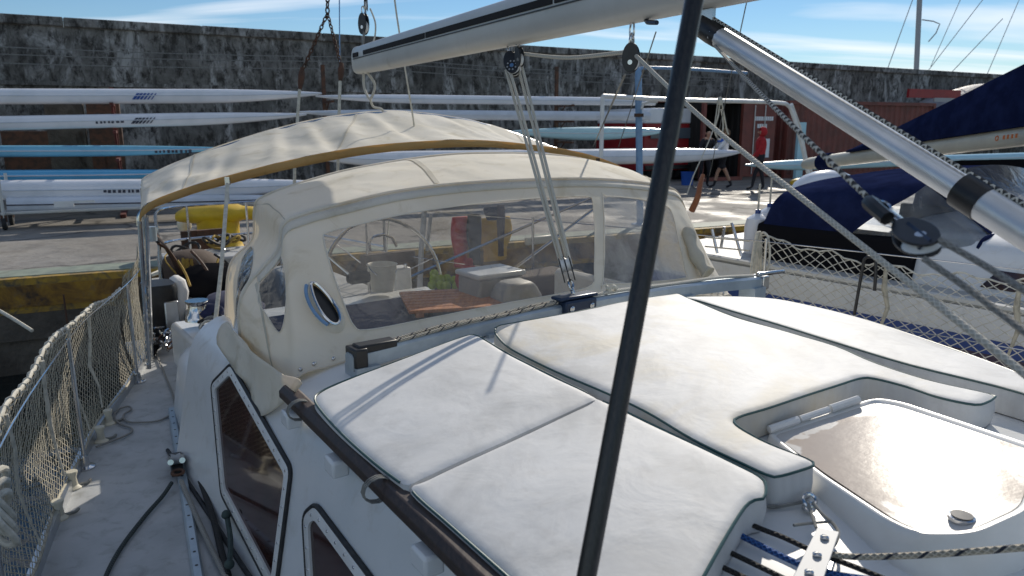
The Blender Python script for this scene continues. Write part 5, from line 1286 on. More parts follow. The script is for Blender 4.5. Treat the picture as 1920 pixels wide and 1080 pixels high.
# facing picture-left (local -X), mid stride, hands up under the hull
walk = stand((-.12, .04, .50), (-.20, .06, .09), (.10, -.02, .50), (.30, 0, .10), (-.16, -.20, 1.22), (-.30, -.22, 1.08), (-.22, .10, 1.20), (-.38, .06, 1.05), tdir=(-1, 0, 0))
for k, v_ in list(walk.items()):
    if k.startswith('shoulder'): walk[k] = (v_[1], v_[0] * -.9, v_[2], v_[3])
    if k.startswith('hip'): walk[k] = (0, v_[0] * -.8, v_[2], v_[3])
P = Pz(1352, 353, QZ)
def bob(t, o, W3, jl):
    m = MB(); m.ball(W3(jl['head'] + V((.03, 0, .03))), .112, 12, (1, .95, 1.0)); m.ball(W3(jl['head'] + V((.14, 0, .0))), .05, 8, (.8, .8, 1.6)); m.build('hair', 'hair', o)
    m = MB(); m.loft([[W3(V((-.02 + .16 * math.cos(a) * k, .20 * math.sin(a) * k, z))) for a in [2 * math.pi * i / 16 for i in range(16)]] for z, k in ((1.36, 1.02), (1.40, 1.04), (1.44, .92), (1.47, .6))], caps=False); m.build('vest', 'blue_cloth', o)
person('person in white and blue top and black shorts walking under the white boat', P, walk, BE, dict(skin='skin', top='white_cloth', bottom='dark_cloth', shoes='dark_cloth', hair='hair', look=(-1, 0, 0), top_at=['waist', 'chest', 'neck0', 'wristL', 'wristR'] + ARM('L') + ARM('R'), bottom_at=['pelvis', 'hipL', 'hipR', 'thighL', 'thighR']), H=1.70, extra=bob)
st = stand((-.10, .03, .50), (-.16, .05, .09), (.06, -.03, .50), (.14, -.02, .09), (-.08, -.18, 1.14), (-.24, -.16, .98), (.02, .22, 1.15), (-.12, .20, .95), tdir=(-1, 0, 0))
for k, v_ in list(st.items()):
    if k.startswith('shoulder'): st[k] = (v_[1], v_[0] * -.9, v_[2], v_[3])
    if k.startswith('hip'): st[k] = (0, v_[0] * -.8, v_[2], v_[3])
P = Pz(1421, 357, QZ)
def hoodie(t, o, W3, jl):
    m = MB(); c = jl['head']
    m.loft([[W3(c + V((x + .02, r_ * math.cos(a), .01 + r_ * 1.2 * math.sin(a)))) for a in [2 * math.pi * i / 16 for i in range(16)]] for x, r_ in ((-.075, .098), (-.02, .118), (.06, .112), (.11, .07), (.125, .02))], caps=False); m.build('hood', 'red_cloth', o)
person('person in red hooded top and dark trousers by the container door', P, st, BE, dict(skin='skin', top='red_cloth', bottom='dark_cloth', shoes='dark_cloth', hair='red_cloth', look=(-1, 0, 0), top_at=['waist', 'chest', 'neck0', 'neck', 'wristL', 'wristR', 'pelvis'] + ARM('L') + ARM('R'), bottom_at=['hipL', 'hipR', 'thighL', 'thighR', 'kneeL', 'kneeR', 'calfL', 'calfR']), H=1.74, extra=hoodie)
bend = stand((.12, -.16, .50), (.12, .0, .09), (-.12, -.16, .50), (-.12, .0, .09), (.26, -.36, 1.10), (.20, -.58, 1.02), (-.26, -.36, 1.10), (-.20, -.58, 1.02), lean=.30)
P = Pn(1318, 350, 17.9); P.z = QZ
person('person in dark clothes bending behind the white boat', P, bend, BE, dict(skin='skin', top='dark_cloth', bottom='dark_cloth', shoes='dark_cloth', hair='hair', top_at=['waist', 'chest', 'neck0', 'wristL', 'wristR'] + ARM('L') + ARM('R'), bottom_at=['pelvis', 'hipL', 'hipR', 'thighL', 'thighR', 'kneeL', 'kneeR', 'calfL', 'calfR']), H=1.68)
# ================================================================== guard nets, stanchions
def net(fn, nu, nv, r_, m=None, sides=3, jit=.006, seed=1):
    """knotted diamond netting over a surface fn(u, v), u and v in cells"""
    m = m or MB(); rnd = random.Random(seed); cache = {}
    def node(i, j):
        k = (i, j)
        if k not in cache: cache[k] = fn(i / nu, j / nv) + V((rnd.uniform(-jit, jit), rnd.uniform(-jit, jit), rnd.uniform(-jit, jit)))
        return cache[k]
    for sgn in (1, -1):
        for st_ in range(-nv, nu + nv + 1, 2):
            pts = []
            for j in range(nv + 1):
                i = st_ + sgn * j
                if 0 <= i <= nu: pts.append(node(i, j))
                elif pts: break
            if len(pts) > 1: m.tube(pts, r_, sides)
    return m
def starboard(a, z): return B(a, toe(a), z)
A0, A1, A2 = .9, 4.95, 6.3
gn = thing('guard_net', 'pale knotted guard net along the starboard side deck', 'net', starboard(3, .04), 'guard nets')
def topz(a): return .60 + .03 * math.sin(a * 2.1) + .012 * math.sin(a * 9)
fn1 = lambda u, v: B(lerp(A0, A1, u), toe(lerp(A0, A1, u)) - .03 * math.sin(math.pi * v) - .02 * v + .02 * nfb(u * 9, v * 3, 6), lerp(.045, topz(lerp(A0, A1, u)), v))
net(fn1, 216, 34, .0018, jit=.0018, seed=2).build('netting', 'net_cord', gn, sm=True, kind='stuff')
fn2 = lambda u, v: B(lerp(A1, A2, u), toe(lerp(A1, A2, u)) - .03 * math.sin(math.pi * v), lerp(.045, .66, v))
net(fn2, 58, 26, .0022, jit=.002, seed=3).build('netting', 'net_cord', gn, kind='stuff')
m = MB(); m.tube([fn1(k / 120, 1) + V((0, 0, .010 * abs(math.sin(k * .9)))) for k in range(121)], .008, 6, uvs=True); m.build('head_rope', 'net_cord_white', gn)
m = MB(); m.tube([fn1(k / 120, 0) for k in range(121)], .006, 6); m.build('foot_rope', 'net_cord', gn)
for k in range(46):                                               # lashings of the net to the lifeline
    a = lerp(1.5, 4.9, k / 45); P = fn1((a - A0) / (A1 - A0), 1); m = MB()
    m.tube([P + AFT * (.006 * math.sin(t)) + PORT * (.014 * math.cos(t)) + UP * (.014 * math.sin(t)) for t in [2 * math.pi * i / 8 for i in range(8)]], .0038, 5, closed=True); m.build('lashing', 'net_cord_white', gn)
def stanchion(a, side, h_, lean=0):
    b_ = B(a, toe(a, side) + (.03 if side < 0 else -.03), .0)
    m = MB(); m.tube([b_, b_ + UP * h_ + PORT * lean], .0095, 10); s_ = m.build('stanchion', 'steel', yacht)
    m = MB(); m.lathe(b_, [(.045, 0), (.045, .008), (.022, .014), (.018, .06)], 14); m.build('stanchion_base', 'steel', s_)
for a in (.7, 2.35, 3.75, 4.9, 6.4, 7.8): stanchion(a, -1, .62)
for a in (-.6, 1.35, 2.72, 4.4, 6.2, 7.8): stanchion(a, 1, .88)
for side, hh in ((-1, (.62,)), (1, (.86, .46))):
    for h_ in hh:
        m = MB(); m.tube([B(a, toe(a, side) + (.03 if side < 0 else -.03), h_) for a in [-.6 + 8.4 * k / 60 for k in range(61)]], .0035, 5); m.build('lifeline', 'steel', yacht)
# twisted net ties hanging down the starboard net
for a, w_ in ((2.9, .007), (3.45, .009), (3.95, .007), (4.25, .009)):
    m = MB(); u = (a - A0) / (A1 - A0); m.tube([fn1(u, 1) + PORT * .012, fn1(u + .006, .75) + PORT * .02, fn1(u + .004, .5) + PORT * .016, fn1(u + .012, .28) + PORT * .018, fn1(u + .01, .08) + PORT * .014], [w_, w_ * .8, w_, w_ * .6, w_ * .5], 7); m.build('gathered_tie', 'net_cord_white', gn)
# port net
pn = thing('guard_net', 'open knotted guard net on the port side in front of the neighbouring boat', 'net', B(1.6, toe(1.6, 1), .04), 'guard nets')
PA0, PA1 = 2.78, -.4
fn3 = lambda u, v: B(lerp(PA0, PA1, u), toe(lerp(PA0, PA1, u), 1) + .03 * math.sin(math.pi * v) + .025 * nfb(u * 6, v * 2, 3), lerp(.30, .885 - .10 * math.sin(math.pi * min(1, u * 1.6)) + .015 * math.sin(u * 60), v))
net(fn3, 96, 20, .0030, jit=.003, seed=5).build('netting', 'net_cord_white', pn, kind='stuff')
m = MB(); m.tube([fn3(k / 90, 1) + UP * (.008 * math.sin(k * 1.7)) for k in range(91)], .005, 6); m.build('head_rope', 'net_cord_white', pn)
e0 = B(PA0 + .01, toe(PA0, 1), .0)
for k in range(5):
    dx_ = .02 * (k - 2); m = MB(); m.tube(smooth([e0 + UP * .30 + PORT * dx_ * .6, e0 + UP * .48 + PORT * dx_ - AFT * .02, e0 + UP * .70 + PORT * dx_ * 1.2, e0 + UP * (.90 + .015 * (k % 2)) + PORT * dx_ * .5]), .0085, 6); m.build('end_rope', 'net_cord_white', pn)
m = MB(); m.tube(smooth([e0 + UP * .86, e0 + UP * .91 - AFT * .03, e0 + UP * .88 - AFT * .07, e0 + UP * .74 - AFT * .09, e0 + UP * .50 - AFT * .05, e0 + UP * .36 - AFT * .12]), .007, 6); m.build('end_rope', 'net_cord_white', pn)
for x in (1640, 1875):                                            # gathered ties on the port net
    P = Pp(x, 560, 3.98); a = ap(P)[0]; u = (a - PA0) / (PA1 - PA0); m = MB()
    m.tube([fn3(u, .2), fn3(u + .008, .5), fn3(u + .002, .72), fn3(u + .004, .98)], [.006, .012, .016, .008], 7); m.build('gathered_tie', 'net_cord', pn)
rod = [Pp(1602, 590, 4.0), Pp(1618, 500, 4.0), Pp(1622, 485, 4.0), Pp(1632, 482, 4.0), Pp(1642, 490, 4.0), Pp(1640, 545, 4.0)]
m = MB(); m.tube(smooth(rod), .009, 7); m.build('net_hook', 'black', pn)

# ================================================================== side deck gear (starboard)
zd = .012
tp = [Pz(322, 770, zd), Pz(330, 850, zd), Pz(345, 960, zd), Pz(372, 1085, zd)]
tdir = (tp[-1] - tp[0]).normalized(); tside = UP.cross(tdir).normalized()
t0_, t1_ = tp[0], tp[0] + tdir * ((tp[-1] - tp[0]).length + .8)
m = MB(); m.loft([[t0_.lerp(t1_, k / 20) + tside * x + UP * z for x, z in ((-.019, -.012), (.019, -.012), (.019, .012), (.012, .02), (-.012, .02), (-.019, .012))] for k in range(21)]); trk = m.build('genoa_track', 'blue_grey_alu', yacht, auto=30)
for k in range(26):
    P = t0_.lerp(t1_, (k + .6) / 26.5) + UP * .0195; m = MB(); m.lathe(P, [(.006, 0), (.006, .0012), (0, .0014)], 8); m.build('track_hole', 'black', trk)
cP = Pz(332, 880, .03); cx_ = tdir
m = MB(); m.box(cP + UP * .012, (.15, .052, .03), (cx_, tside, UP)); gc = m.build('track_car', 'black', yacht, bevel=.006)
for sg in (-1, 1):
    m = MB(); m.tube([cP + cx_ * -.05 + tside * (.026 * sg) + UP * .035, cP + cx_ * .05 + tside * (.024 * sg) + UP * .06], .013, 10); m.build('car_cheek', 'steel', gc)
m = MB(); m.lathe(cP + UP * .05 - tside * .02, [(.026, 0), (.019, .02), (.026, .04)], 14, tside); m.build('car_sheave', 'grey_plastic', gc)
m = MB(); m.tube([cP + cx_ * .075 + UP * .03 + tside * (.024 * math.sin(a)) + cx_ * (.028 * (1 - math.cos(a))) for a in [2 * math.pi * k / 14 for k in range(14)]], .0065, 7, closed=True); m.build('car_shackle', 'rust', gc)
m = MB(); m.box(cP - cx_ * .085 + UP * .02, (.035, .055, .045), (cx_, tside, UP)); m.build('car_stop', 'black', gc, bevel=.006)
def drope(name, px, z, r_, mat, label, sm=6):
    pts = [Pz(x, y, zz if isinstance(zz, (int, float)) else z) for (x, y), zz in zip(px, z if isinstance(z, (list, tuple)) else [z] * len(px))]
    m = MB(); m.tube(smooth(pts, sm), r_, 8, uvs=True); return m.build(name, mat, label=label, cat='rope', group='ropes on the side deck')
drope('deck_rope', [(322, 905), (305, 930), (270, 970), (225, 1030), (195, 1090), (185, 1150)], [.04, .025, .018, .018, .018, .018], .0085, 'braid_dark', 'dark green rope running forward from the track car along the deck')
drope('deck_rope', [(340, 902), (356, 940), (378, 990), (400, 1035), (425, 1085), (450, 1130)], [.05, .035, .03, .03, .03, .03], .010, 'braid_grey', 'thick grey sheet running forward beside the coachroof side')
drope('deck_rope', [(332, 770), (300, 788), (262, 792), (238, 790), (232, 778), (246, 768), (240, 762), (222, 768), (214, 782), (226, 795), (246, 803), (244, 812), (215, 825), (180, 838)], .014, .0055, 'braid_grey', 'thin brown rope wriggling across the aft side deck')
drope('deck_rope', [(292, 660), (306, 695), (322, 735), (330, 765), (338, 800)], .014, .006, 'braid_grey', 'thin straight rope along the aft side deck')
drope('deck_rope', [(346, 760), (352, 800), (366, 870), (386, 930), (402, 980), (414, 1030), (428, 1080)], [.06, .05, .04, .04, .03, .03, .03], .012, 'braid_black', 'black line lying against the foot of the coachroof side')
drope('deck_rope', [(440, 655), (415, 705), (398, 735), (372, 765), (350, 788)], [.30, .22, .15, .08, .03], .006, 'braid_black', 'black line hanging from the coaming ropes to the deck', 5)
m = MB(); m.tube([Pz(347, 640, .03), Pz(344, 700, .05), Pz(343, 752, .04)], .016, 9); m.build('deck_tube', 'steel', yacht)
m = MB(); m.tube(smooth([Pz(424, 960, .10), Pz(432, 1010, .08), Pz(430, 1060, .06)]), .010, 7); m.build('window_hose', 'rope_green', label='short green line with a knob below the long side window', cat='rope')
for x, y, z in ((424, 965, .11), (430, 1058, .06)):
    m = MB(); m.ball(Pz(x, y, z), .018, 10); m.build('line_knob', 'rope_green', label='dark green stopper knob on the short line, ' + ('upper' if y < 1000 else 'lower'), cat='knob', group='stopper knobs')
for k, (x, y) in enumerate(((190, 828), (138, 915), (112, 972), (205, 795))):                # cup shaped net feet on the toe rail
    P = Pz(x, y, .0); m = MB(); m.lathe(P, [(.036, 0), (.036, .006), (.020, .016), (.016, .05), (.024, .075), (.022, .08)], 14); f_ = m.build('net_foot', 'cream', yacht)
    m = MB(); m.tube(smooth([P + UP * .012, P + PORT * .05 + UP * .01, P + PORT * .07 + AFT * .02 + UP * .012]), .007, 6); m.build('foot_tail', 'rope_grey', f_)
P = starboard(2.28, .0); t = thing('coiled_warp', 'cream mooring rope coil hanging on the net at the left edge', 'rope', P)
for k in range(3):
    c = Pa(2 + 3 * k, 930 + 22 * k, 2.35 - .02 * k); m = MB(); m.tube([c + AFT * (.06 * math.cos(a)) + UP * (.075 * math.sin(a)) + PORT * (.02 * math.sin(a * 2)) for a in [2 * math.pi * i / 20 for i in range(20)]], .010, 8, closed=True); m.build('rope_turn', 'net_cord_white', t)
# ropes bundled on the coaming beside the hood
t = thing('rope_bundle', 'dark ropes and lines bundled on the coaming below the hood corner', 'rope', Pz(425, 690, .2))
random.seed(11)
for k in range(11):
    o_ = lambda s_: V((random.uniform(-s_, s_), random.uniform(-s_, s_), random.uniform(-s_, s_)))
    m = MB(); m.tube(smooth([Pz(446, 648, .36) + o_(.03), Pz(425, 678, .34) + o_(.04), Pz(405, 700, .30) + o_(.03), Pz(398, 725, .22) + o_(.02)]), random.choice((.007, .009, .011)), 6, uvs=True); m.build('line', random.choice(('braid_black', 'braid_grey', 'braid_dark')), t)
for k in range(9):
    m = MB(); c = Pz(395 + k * 3, 600 + k * 8, .36); m.tube([c + AFT * (.10 * math.cos(a)) + PORT * (.07 * math.sin(a)) + UP * (.012 * k * .3 + .02 * math.sin(a * 2 + k)) for a in [2 * math.pi * i / 18 for i in range(18)]], .009, 6, closed=True, uvs=True); m.build('coil_turn', ('braid_black', 'braid_grey', 'rope_white')[k % 3], t)

# ================================================================== ropes and fittings in front of the hatch
rope('halyard', [PS(1300, 938, zo(.02)), PS(1421, 989, zo(.02)), PS(1470, 1008, zo(.02)), PS(1530, 1036, zo(.02)), PS(1600, 1062, zo(.02)), PS(1720, 1110, zo(.02))], .0055, 'braid_black', 'upper black halyard running out from under the sun pad', group='halyards')
rope('halyard', [PS(1320, 968, zo(.02)), PS(1406, 1013, zo(.02)), PS(1499, 1058, zo(.02)), PS(1560, 1076, zo(.02)), PS(1640, 1088, zo(.02)), PS(1720, 1100, zo(.02))], .0065, 'braid_blue', 'blue halyard under the rope organiser plate', group='halyards')
rope('halyard', [PS(1300, 1004, zo(.02)), PS(1390, 1046, zo(.02)), PS(1450, 1075, zo(.02)), PS(1560, 1130, zo(.02))], .0055, 'braid_black', 'lower black halyard running out from under the sun pad', group='halyards')
rope('halyard', [PS(1330, 1052, zo(.02)), PS(1400, 1085, zo(.02)), PS(1470, 1118, zo(.02))], .0055, 'braid_black', 'short black halyard at the lower picture edge', group='halyards')
rope('halyard', [PS(1552, 1038, zo(.03)), PS(1600, 1044, zo(.05)), PS(1700, 1042, zo(.09)), PS(1800, 1036, zo(.13)), PS(1930, 1026, zo(.17)), PS(2010, 1022, zo(.2))], .0062, 'braid_cream_black', 'cream rope with blue flecks running right from the organiser plate')
shk = thing('pad_shackle', 'steel shackle with tied cords beside the organiser plate', 'shackle', PS(1518, 940, zo(.01)))
c_ = PS(1518, 938, zo(.03)); m = MB(); m.tube([c_ + V((.014 * math.cos(a), .010 * math.sin(a), .010 * math.sin(a))) for a in [2 * math.pi * i / 14 for i in range(14)]], .0035, 6, closed=True); m.build('bow', 'steel', shk)
m = MB(); m.lathe(c_ - UP * .022, [(.015, 0), (.015, .006), (.008, .012), (.006, .018)], 12); m.build('eye_base', 'steel', shk)
for pts in (((1516, 945), (1522, 965), (1531, 990)), ((1524, 942), (1540, 962), (1562, 982), (1572, 1000), (1566, 1020), (1552, 1034)), ((1488, 985), (1520, 981), (1560, 978))):
    m = MB(); m.tube(smooth([PS(x, y, zo(.03 if i else .035)) for i, (x, y) in enumerate(pts)]), .0034, 6); m.build('cord', 'rope_grey', shk)
cn = smooth([PS(x, y, zo(.012)) for x, y in ((1426, 950), (1470, 948), (1515, 940))]); m = MB(); m.tube(cn, .003, 5); m.build('cord', 'rope_grey', shk)
# dark gutter along the hatch foot
m = MB(); m.tube([PS(x, y, zo(.002)) for x, y in ((1530, 918), (1600, 955), (1700, 1005), (1770, 1038))], .006, 6); m.build('hatch_seal', 'black_rubber', yacht)

# ================================================================== cockpit seen through the hood window
S_ = lambda x, y, z: Pz(x, y, z)
m = MB(); m.box(B(4.18, 2.02, .325), (1.15, 1.0, .055), (PORT, AFT, UP)); m.build('cockpit_mat', 'navy_mat', label='navy blue cushion on the bridge deck behind the hood window', cat='cushion', bevel=.02)
tb = thing('cockpit_table', 'orange teak slatted table in the cockpit behind the hood window', 'table', B(4.75, 2.7, -.38))
TBu, TBv = (PORT * .93 - AFT * .37).normalized(), (AFT * .93 + PORT * .37).normalized(); tc0 = Pz(845, 562, .42)
for k in range(7):
    m = MB(); m.box(tc0 + TBv * ((k - 3) * .082), (.62, .074, .022), (TBu, TBv, UP)); m.build('slat', 'teak', tb, bevel=.004)
for sx_ in (-.24, .24): m = MB(); m.box(tc0 + TBu * sx_ - UP * .024, (.05, .56, .025), (TBu, TBv, UP)); m.build('batten', 'teak', tb)
m = MB(); m.lathe(V((tc0.x, tc0.y, -.39)), [(.12, 0), (.12, .02), (.035, .04), (.03, .78)], 12); m.build('pedestal', 'steel', tb)
# steering wheel and pedestal
wc = Pa(722, 528, 6.0); wr = .57; wa = (AFT * .97 - UP * .24).normalized(); wx = PORT; wy = wa.cross(wx).normalized(); wy = wy if wy.z > 0 else -wy
pd = thing('steering_pedestal', 'dark steering pedestal with instrument bar and guard arch', 'pedestal', B(5.75, ap(wc)[1], -.39))
m = MB(); m.tube([wc + wx * (wr * math.cos(a)) + wy * (wr * math.sin(a)) for a in [2 * math.pi * k / 48 for k in range(48)]], .017, 8, closed=True); wh = m.build('steering_wheel', 'steel', pd)
for k in range(6):
    a = k * math.pi / 3 + .3; m = MB(); m.tube([wc, wc + wx * (wr * math.cos(a)) + wy * (wr * math.sin(a))], .006, 6); m.build('spoke', 'steel', wh)
m = MB(); m.lathe(wc - wa * .04, [(.06, 0), (.06, .06), (.03, .09)], 14, wa); m.build('hub', 'steel', wh)
pc_ = B(5.72, ap(wc)[1], 0); m = MB(); m.box(V((pc_.x, pc_.y, -.02)), (.2, .2, .75), (PORT, AFT, UP), .8); m.build('column', 'white_paint', pd, bevel=.02)
ib = Pa(728, 484, 5.65); m = MB(); m.box(ib, (.48, .09, .10), (PORT, AFT, UP)); m.build('instrument_bar', 'brown_cloth', pd, bevel=.015)
m = MB(); m.tube([Pa(694, 470, 5.7), Pa(692, 455, 5.7), Pa(700, 444, 5.7), Pa(718, 440, 5.7), Pa(735, 446, 5.7), Pa(744, 462, 5.7)], .012, 8); m.build('guard_arch', 'steel', pd)
for x in (690, 760): m = MB(); m.tube([Pa(x, 495, 5.66), Pa(x + 3, 548, 5.66)], .014, 7); m.build('bar_leg', 'steel', pd)
m = MB(); q = Pa(672, 520, 5.0); m.box(q, (.17, .10, .085), (PORT, AFT, UP)); wbag = m.build('winch_cover', 'black_canvas', label='black covered winch left of the white bucket in the cockpit', cat='winch', bevel=.025)
P = Pz(718, 545, .32); t = thing('bucket', 'white bucket standing in the cockpit under the instrument bar', 'bucket', P)
m = MB(); m.lathe(P, [(.085, 0), (.11, .20), (.118, .205), (.11, .21), (.10, .20), (.075, .02), (0, .02)], 20); m.build('pail', 'bucket', t)
m = MB(); m.tube([P + UP * .2 + PORT * (.11 * math.cos(a)) + UP * (-.08 * math.sin(a)) - AFT * .09 * math.sin(a) for a in [math.pi * k / 12 for k in range(13)]], .004, 5); m.build('handle', 'steel', t)
random.seed(4); t = thing('net_of_balls', 'cluster of green yellow balls by the teak table', 'balls', Pz(828, 540, .33))
for k in range(9):
    m = MB(); m.ball(Pz(812 + (k % 4) * 14 + random.uniform(-3, 3), 536 - (k // 4) * 12 + random.uniform(-2, 2), .36 + .03 * (k // 4)), .036, 10); m.build('ball', 'green_ball', t)
P = Pz(880, 552, .33); t = thing('red_fender', 'round red buoy behind the teak table', 'buoy', P)
m = MB(); m.ball(P + UP * .11, .105, 14, (1, 1, 1.1)); m.build('ball', 'red_cloth', t); m = MB(); m.lathe(P + UP * .21, [(.03, 0), (.03, .05), (.02, .06)], 8); m.build('eye', 'red_cloth', t)
P = Pz(920, 572, .33); t = thing('storage_box', 'grey white lidded box right of the red buoy in the cockpit', 'box', P)
m = MB(); m.box(P + UP * .11, (.36, .28, .22), (PORT, AFT, UP)); m.build('body', 'grey_plastic', t, bevel=.02); m = MB(); m.box(P + UP * .235, (.39, .31, .035), (PORT, AFT, UP)); m.build('lid', 'hull_white_dull', t, bevel=.012)
P = Pz(965, 585, .33); m = MB(); m.loft([[P + PORT * (x * k) + AFT * (y * k) + UP * z for x, y in ((-.15, -.1), (.14, -.12), (.16, .1), (-.12, .12))] for z, k in ((0, 1), (.12, 1.05), (.2, .8), (.22, .4))]); m.build('grey_bag', 'grey_plastic', label='grey bag leaning beside the grey white box', cat='bag', bevel=.03)
P = Pz(1010, 560, .33); m = MB(); m.box(P + UP * .1, (.5, .3, .2), (PORT, AFT, UP)); m.build('locker_cushion', 'brown_cloth', label='dark brown cushion on the port cockpit seat', cat='cushion', bevel=.04)
# stern rail with hanging jackets and lifebelts
sr = thing('stern_rail', 'steel stern rail behind the cockpit carrying jackets', 'railing', B(7.9, PC, .0))
hh = .74
for z in (hh, .40):
    m = MB(); m.tube(smooth([B(6.5, 1.2, z), B(7.6, 1.4, z), B(8.1, 1.6, z), B(8.2, 2.0, z), B(8.2, 2.6, z), B(8.0, 2.9, z), B(7.4, 3.05, z), B(6.5, 3.2, z)]), .0125, 8); m.build('rail', 'steel', sr)
for a, p in ((6.5, 1.2), (7.6, 1.4), (8.15, 1.8), (8.15, 2.4), (7.6, 3.0), (6.5, 3.2)):
    m = MB(); m.tube([B(a, p, 0), B(a, p, hh)], .0125, 8); m.build('rail_post', 'steel', sr)
def hang(x0, x1, y0, y1, a, mat, name, label, cat, sw=.05, th=.06):
    P0, P1 = Pa(x0, y0, a), Pa(x1, y0, a); zlow = Pa((x0 + x1) / 2, y1, a).z
    rings = []
    for k in range(12):
        v = k / 11; z = lerp(P0.z, zlow, v); w_ = (.72 + .35 * math.sin(math.pi * min(1, v * 1.3 + .12)) ** .6)
        c = (P0 + P1) / 2; hw = (P1 - P0).length / 2 * w_
        rings.append([V((c.x, c.y, z)) + PORT * (hw * math.cos(t) + .012 * nfb(t * 2, v * 4, x0)) + AFT * (th * (.6 + .4 * v) * math.sin(t) * (1 + .5 * nfb(t * 2, v * 3, 8 + x0))) for t in [2 * math.pi * i / 16 for i in range(16)]])
    m = MB(); m.loft(rings); return m.build(name, mat, label=label, cat=cat, auto=0)
hang(846, 878, 408, 500, 7.6, 'red_cloth', 'hanging_jacket', 'red jacket hanging on the stern rail', 'jacket')
hang(876, 902, 402, 498, 7.5, 'dark_cloth', 'hanging_jacket', 'black jacket hanging between the red one and the yellow bag', 'jacket')
hang(898, 958, 410, 488, 7.7, 'yellow_cloth', 'horseshoe_lifebelt', 'yellow horseshoe lifebelt hanging on the stern rail', 'lifebelt', th=.05)
hang(932, 946, 385, 480, 7.45, 'brown_cloth', 'hanging_strap', 'dark strap hanging across the yellow lifebelt', 'strap', th=.03)
hang(908, 944, 388, 412, 7.5, 'dark_cloth', 'hanging_bag', 'small dark bag on top of the yellow lifebelt', 'bag')
m = MB(); m.tube([Pa(796, 395, 7.2), Pa(790, 470, 7.2), Pa(787, 540, 7.0)], .03, 8); m.tube([Pa(808, 400, 7.2), Pa(800, 470, 7.2)], .02, 8); m.build('rail_strut', 'grey_plastic', label='pale grey strut standing right of the steering wheel', cat='strut')
m = MB(); P = Pa(1010, 450, 7.4); m.box(P, (.42, .06, .10), (PORT, AFT, UP)); m.build('fender_board', 'cream', label='cream board lashed across the stern rail', cat='board', bevel=.02)
m = MB(); m.tube([Pa(612, 478, 5.2), Pa(655, 515, 5.0)], .010, 7); m.build('winch_handle', 'steel', yacht)
random.seed(9); t = thing('rope_heap', 'tangled pale ropes heaped in the port cockpit corner', 'rope', Pz(1090, 540, .33))
for k in range(9):
    c = Pz(1085 + random.uniform(-28, 28), 528 + random.uniform(-16, 16), .40); m = MB()
    m.tube([c + PORT * (.09 * math.cos(a)) + AFT * (.05 * math.sin(a)) + UP * (.06 * math.sin(a + k)) for a in [2 * math.pi * i / 16 for i in range(16)]], .012, 6, closed=True); m.build('turn', random.choice(('rope_white', 'rope_grey', 'wood_dark')), t)

# ================================================================== starboard quarter: outboard, hoses, gangway gear
ob = thing('outboard_motor', 'small black outboard motor with a white cover on the starboard quarter', 'outboard', B(6.3, 1.0, .04))
oc = Pa(309, 560, 6.1); X_, Y_ = PORT, AFT
def orect(c, w_, d_, n=20, e=.6): return [c + X_ * (w_ * math.copysign(abs(math.cos(t)) ** e, math.cos(t))) + Y_ * (d_ * math.copysign(abs(math.sin(t)) ** e, math.sin(t))) for t in [2 * math.pi * k / n for k in range(n)]]
m = MB(); m.loft([orect(oc + UP * z - X_ * .05 - Y_ * .05, .125 * k, .16 * k) for z, k in ((-.26, .75), (-.25, .9), (-.05, 1.0), (.10, 1.0), (.14, .9))]); m.build('cowl', 'black', ob, auto=50)
m = MB(); m.loft([orect(oc + UP * z + X_ * (.085 + .02 * math.sin(z * 14)), .065 * k, .17 * k) for z, k in ((-.20, .5), (-.17, .85), (-.05, 1.0), (.06, .95), (.14, .7), (.165, .3))]); m.build('cover', 'white_cloth', ob, auto=60)
m = MB(); m.box(oc - UP * .35 - X_ * .02, (.06, .10, .34), (X_, Y_, UP)); m.build('leg', 'black', ob, bevel=.015)
m = MB(); m.box(oc - UP * .12 + Y_ * -.20, (.10, .06, .28), (X_, Y_, UP)); m.build('bracket', 'alu', ob, bevel=.01)
for k in range(5):
    m = MB(); m.tube(smooth([Pa(285 + 3 * k, 440 + 4 * k, 6.4), Pa(300 + 4 * k, 450 + 5 * k, 6.5), Pa(325 + 4 * k, 490 + 5 * k, 6.6), Pa(345 + 4 * k, 545 + 4 * k, 6.8)]), .014, 7); m.build('hose', 'hose' if k % 2 else 'hose_brown', label=('first', 'second', 'third', 'fourth', 'fifth')[k] + ' of five dark hoses looped over the stern quarter, counted from the left', cat='hose', group='dark hoses at the stern quarter')
t = thing('rope_hank', 'hank of yellow ochre rope hanging at the stern quarter', 'rope', Pa(365, 590, 7.0))
random.seed(21)
for k in range(14):
    x = 348 + random.uniform(-6, 14); m = MB(); m.tube(smooth([Pa(x, 490 + random.uniform(-8, 8), 7.0), Pa(x + random.uniform(0, 10), 530, 6.95), Pa(x + random.uniform(4, 26), 575 + random.uniform(-10, 20), 6.9)]), .011, 6); m.build('strand', 'rope_yellow', t)
rb = Pa(381, 464, 8.3); t = thing('gangway_box', 'rusty brown steel box plate at the stern near the yellow bollard', 'box', B(8.25, ap(rb)[1], .0))
m = MB(); m.box(rb, (.42, .05, .38), (PORT, AFT, UP)); m.build('plate', 'rust', t, bevel=.006); m = MB(); m.tube([rb - UP * .15, B(8.25, ap(rb)[1], .0)], .02, 6); m.build('leg', 'alu_white', t); m = MB(); m.box(rb + UP * .16 - AFT * .03, (.12, .03, .06), (PORT, AFT, UP)); m.build('hinge', 'rust', t)
m = MB(); m.tube(smooth([Pa(391, 446, 8.0), Pa(410, 455, 8.0), Pa(420, 470, 7.9), Pa(444, 510, 7.7)]), .022, 8); m.build('gangway_tube', 'steel', label='bent steel gangway tube in front of the yellow bollard', cat='tube')
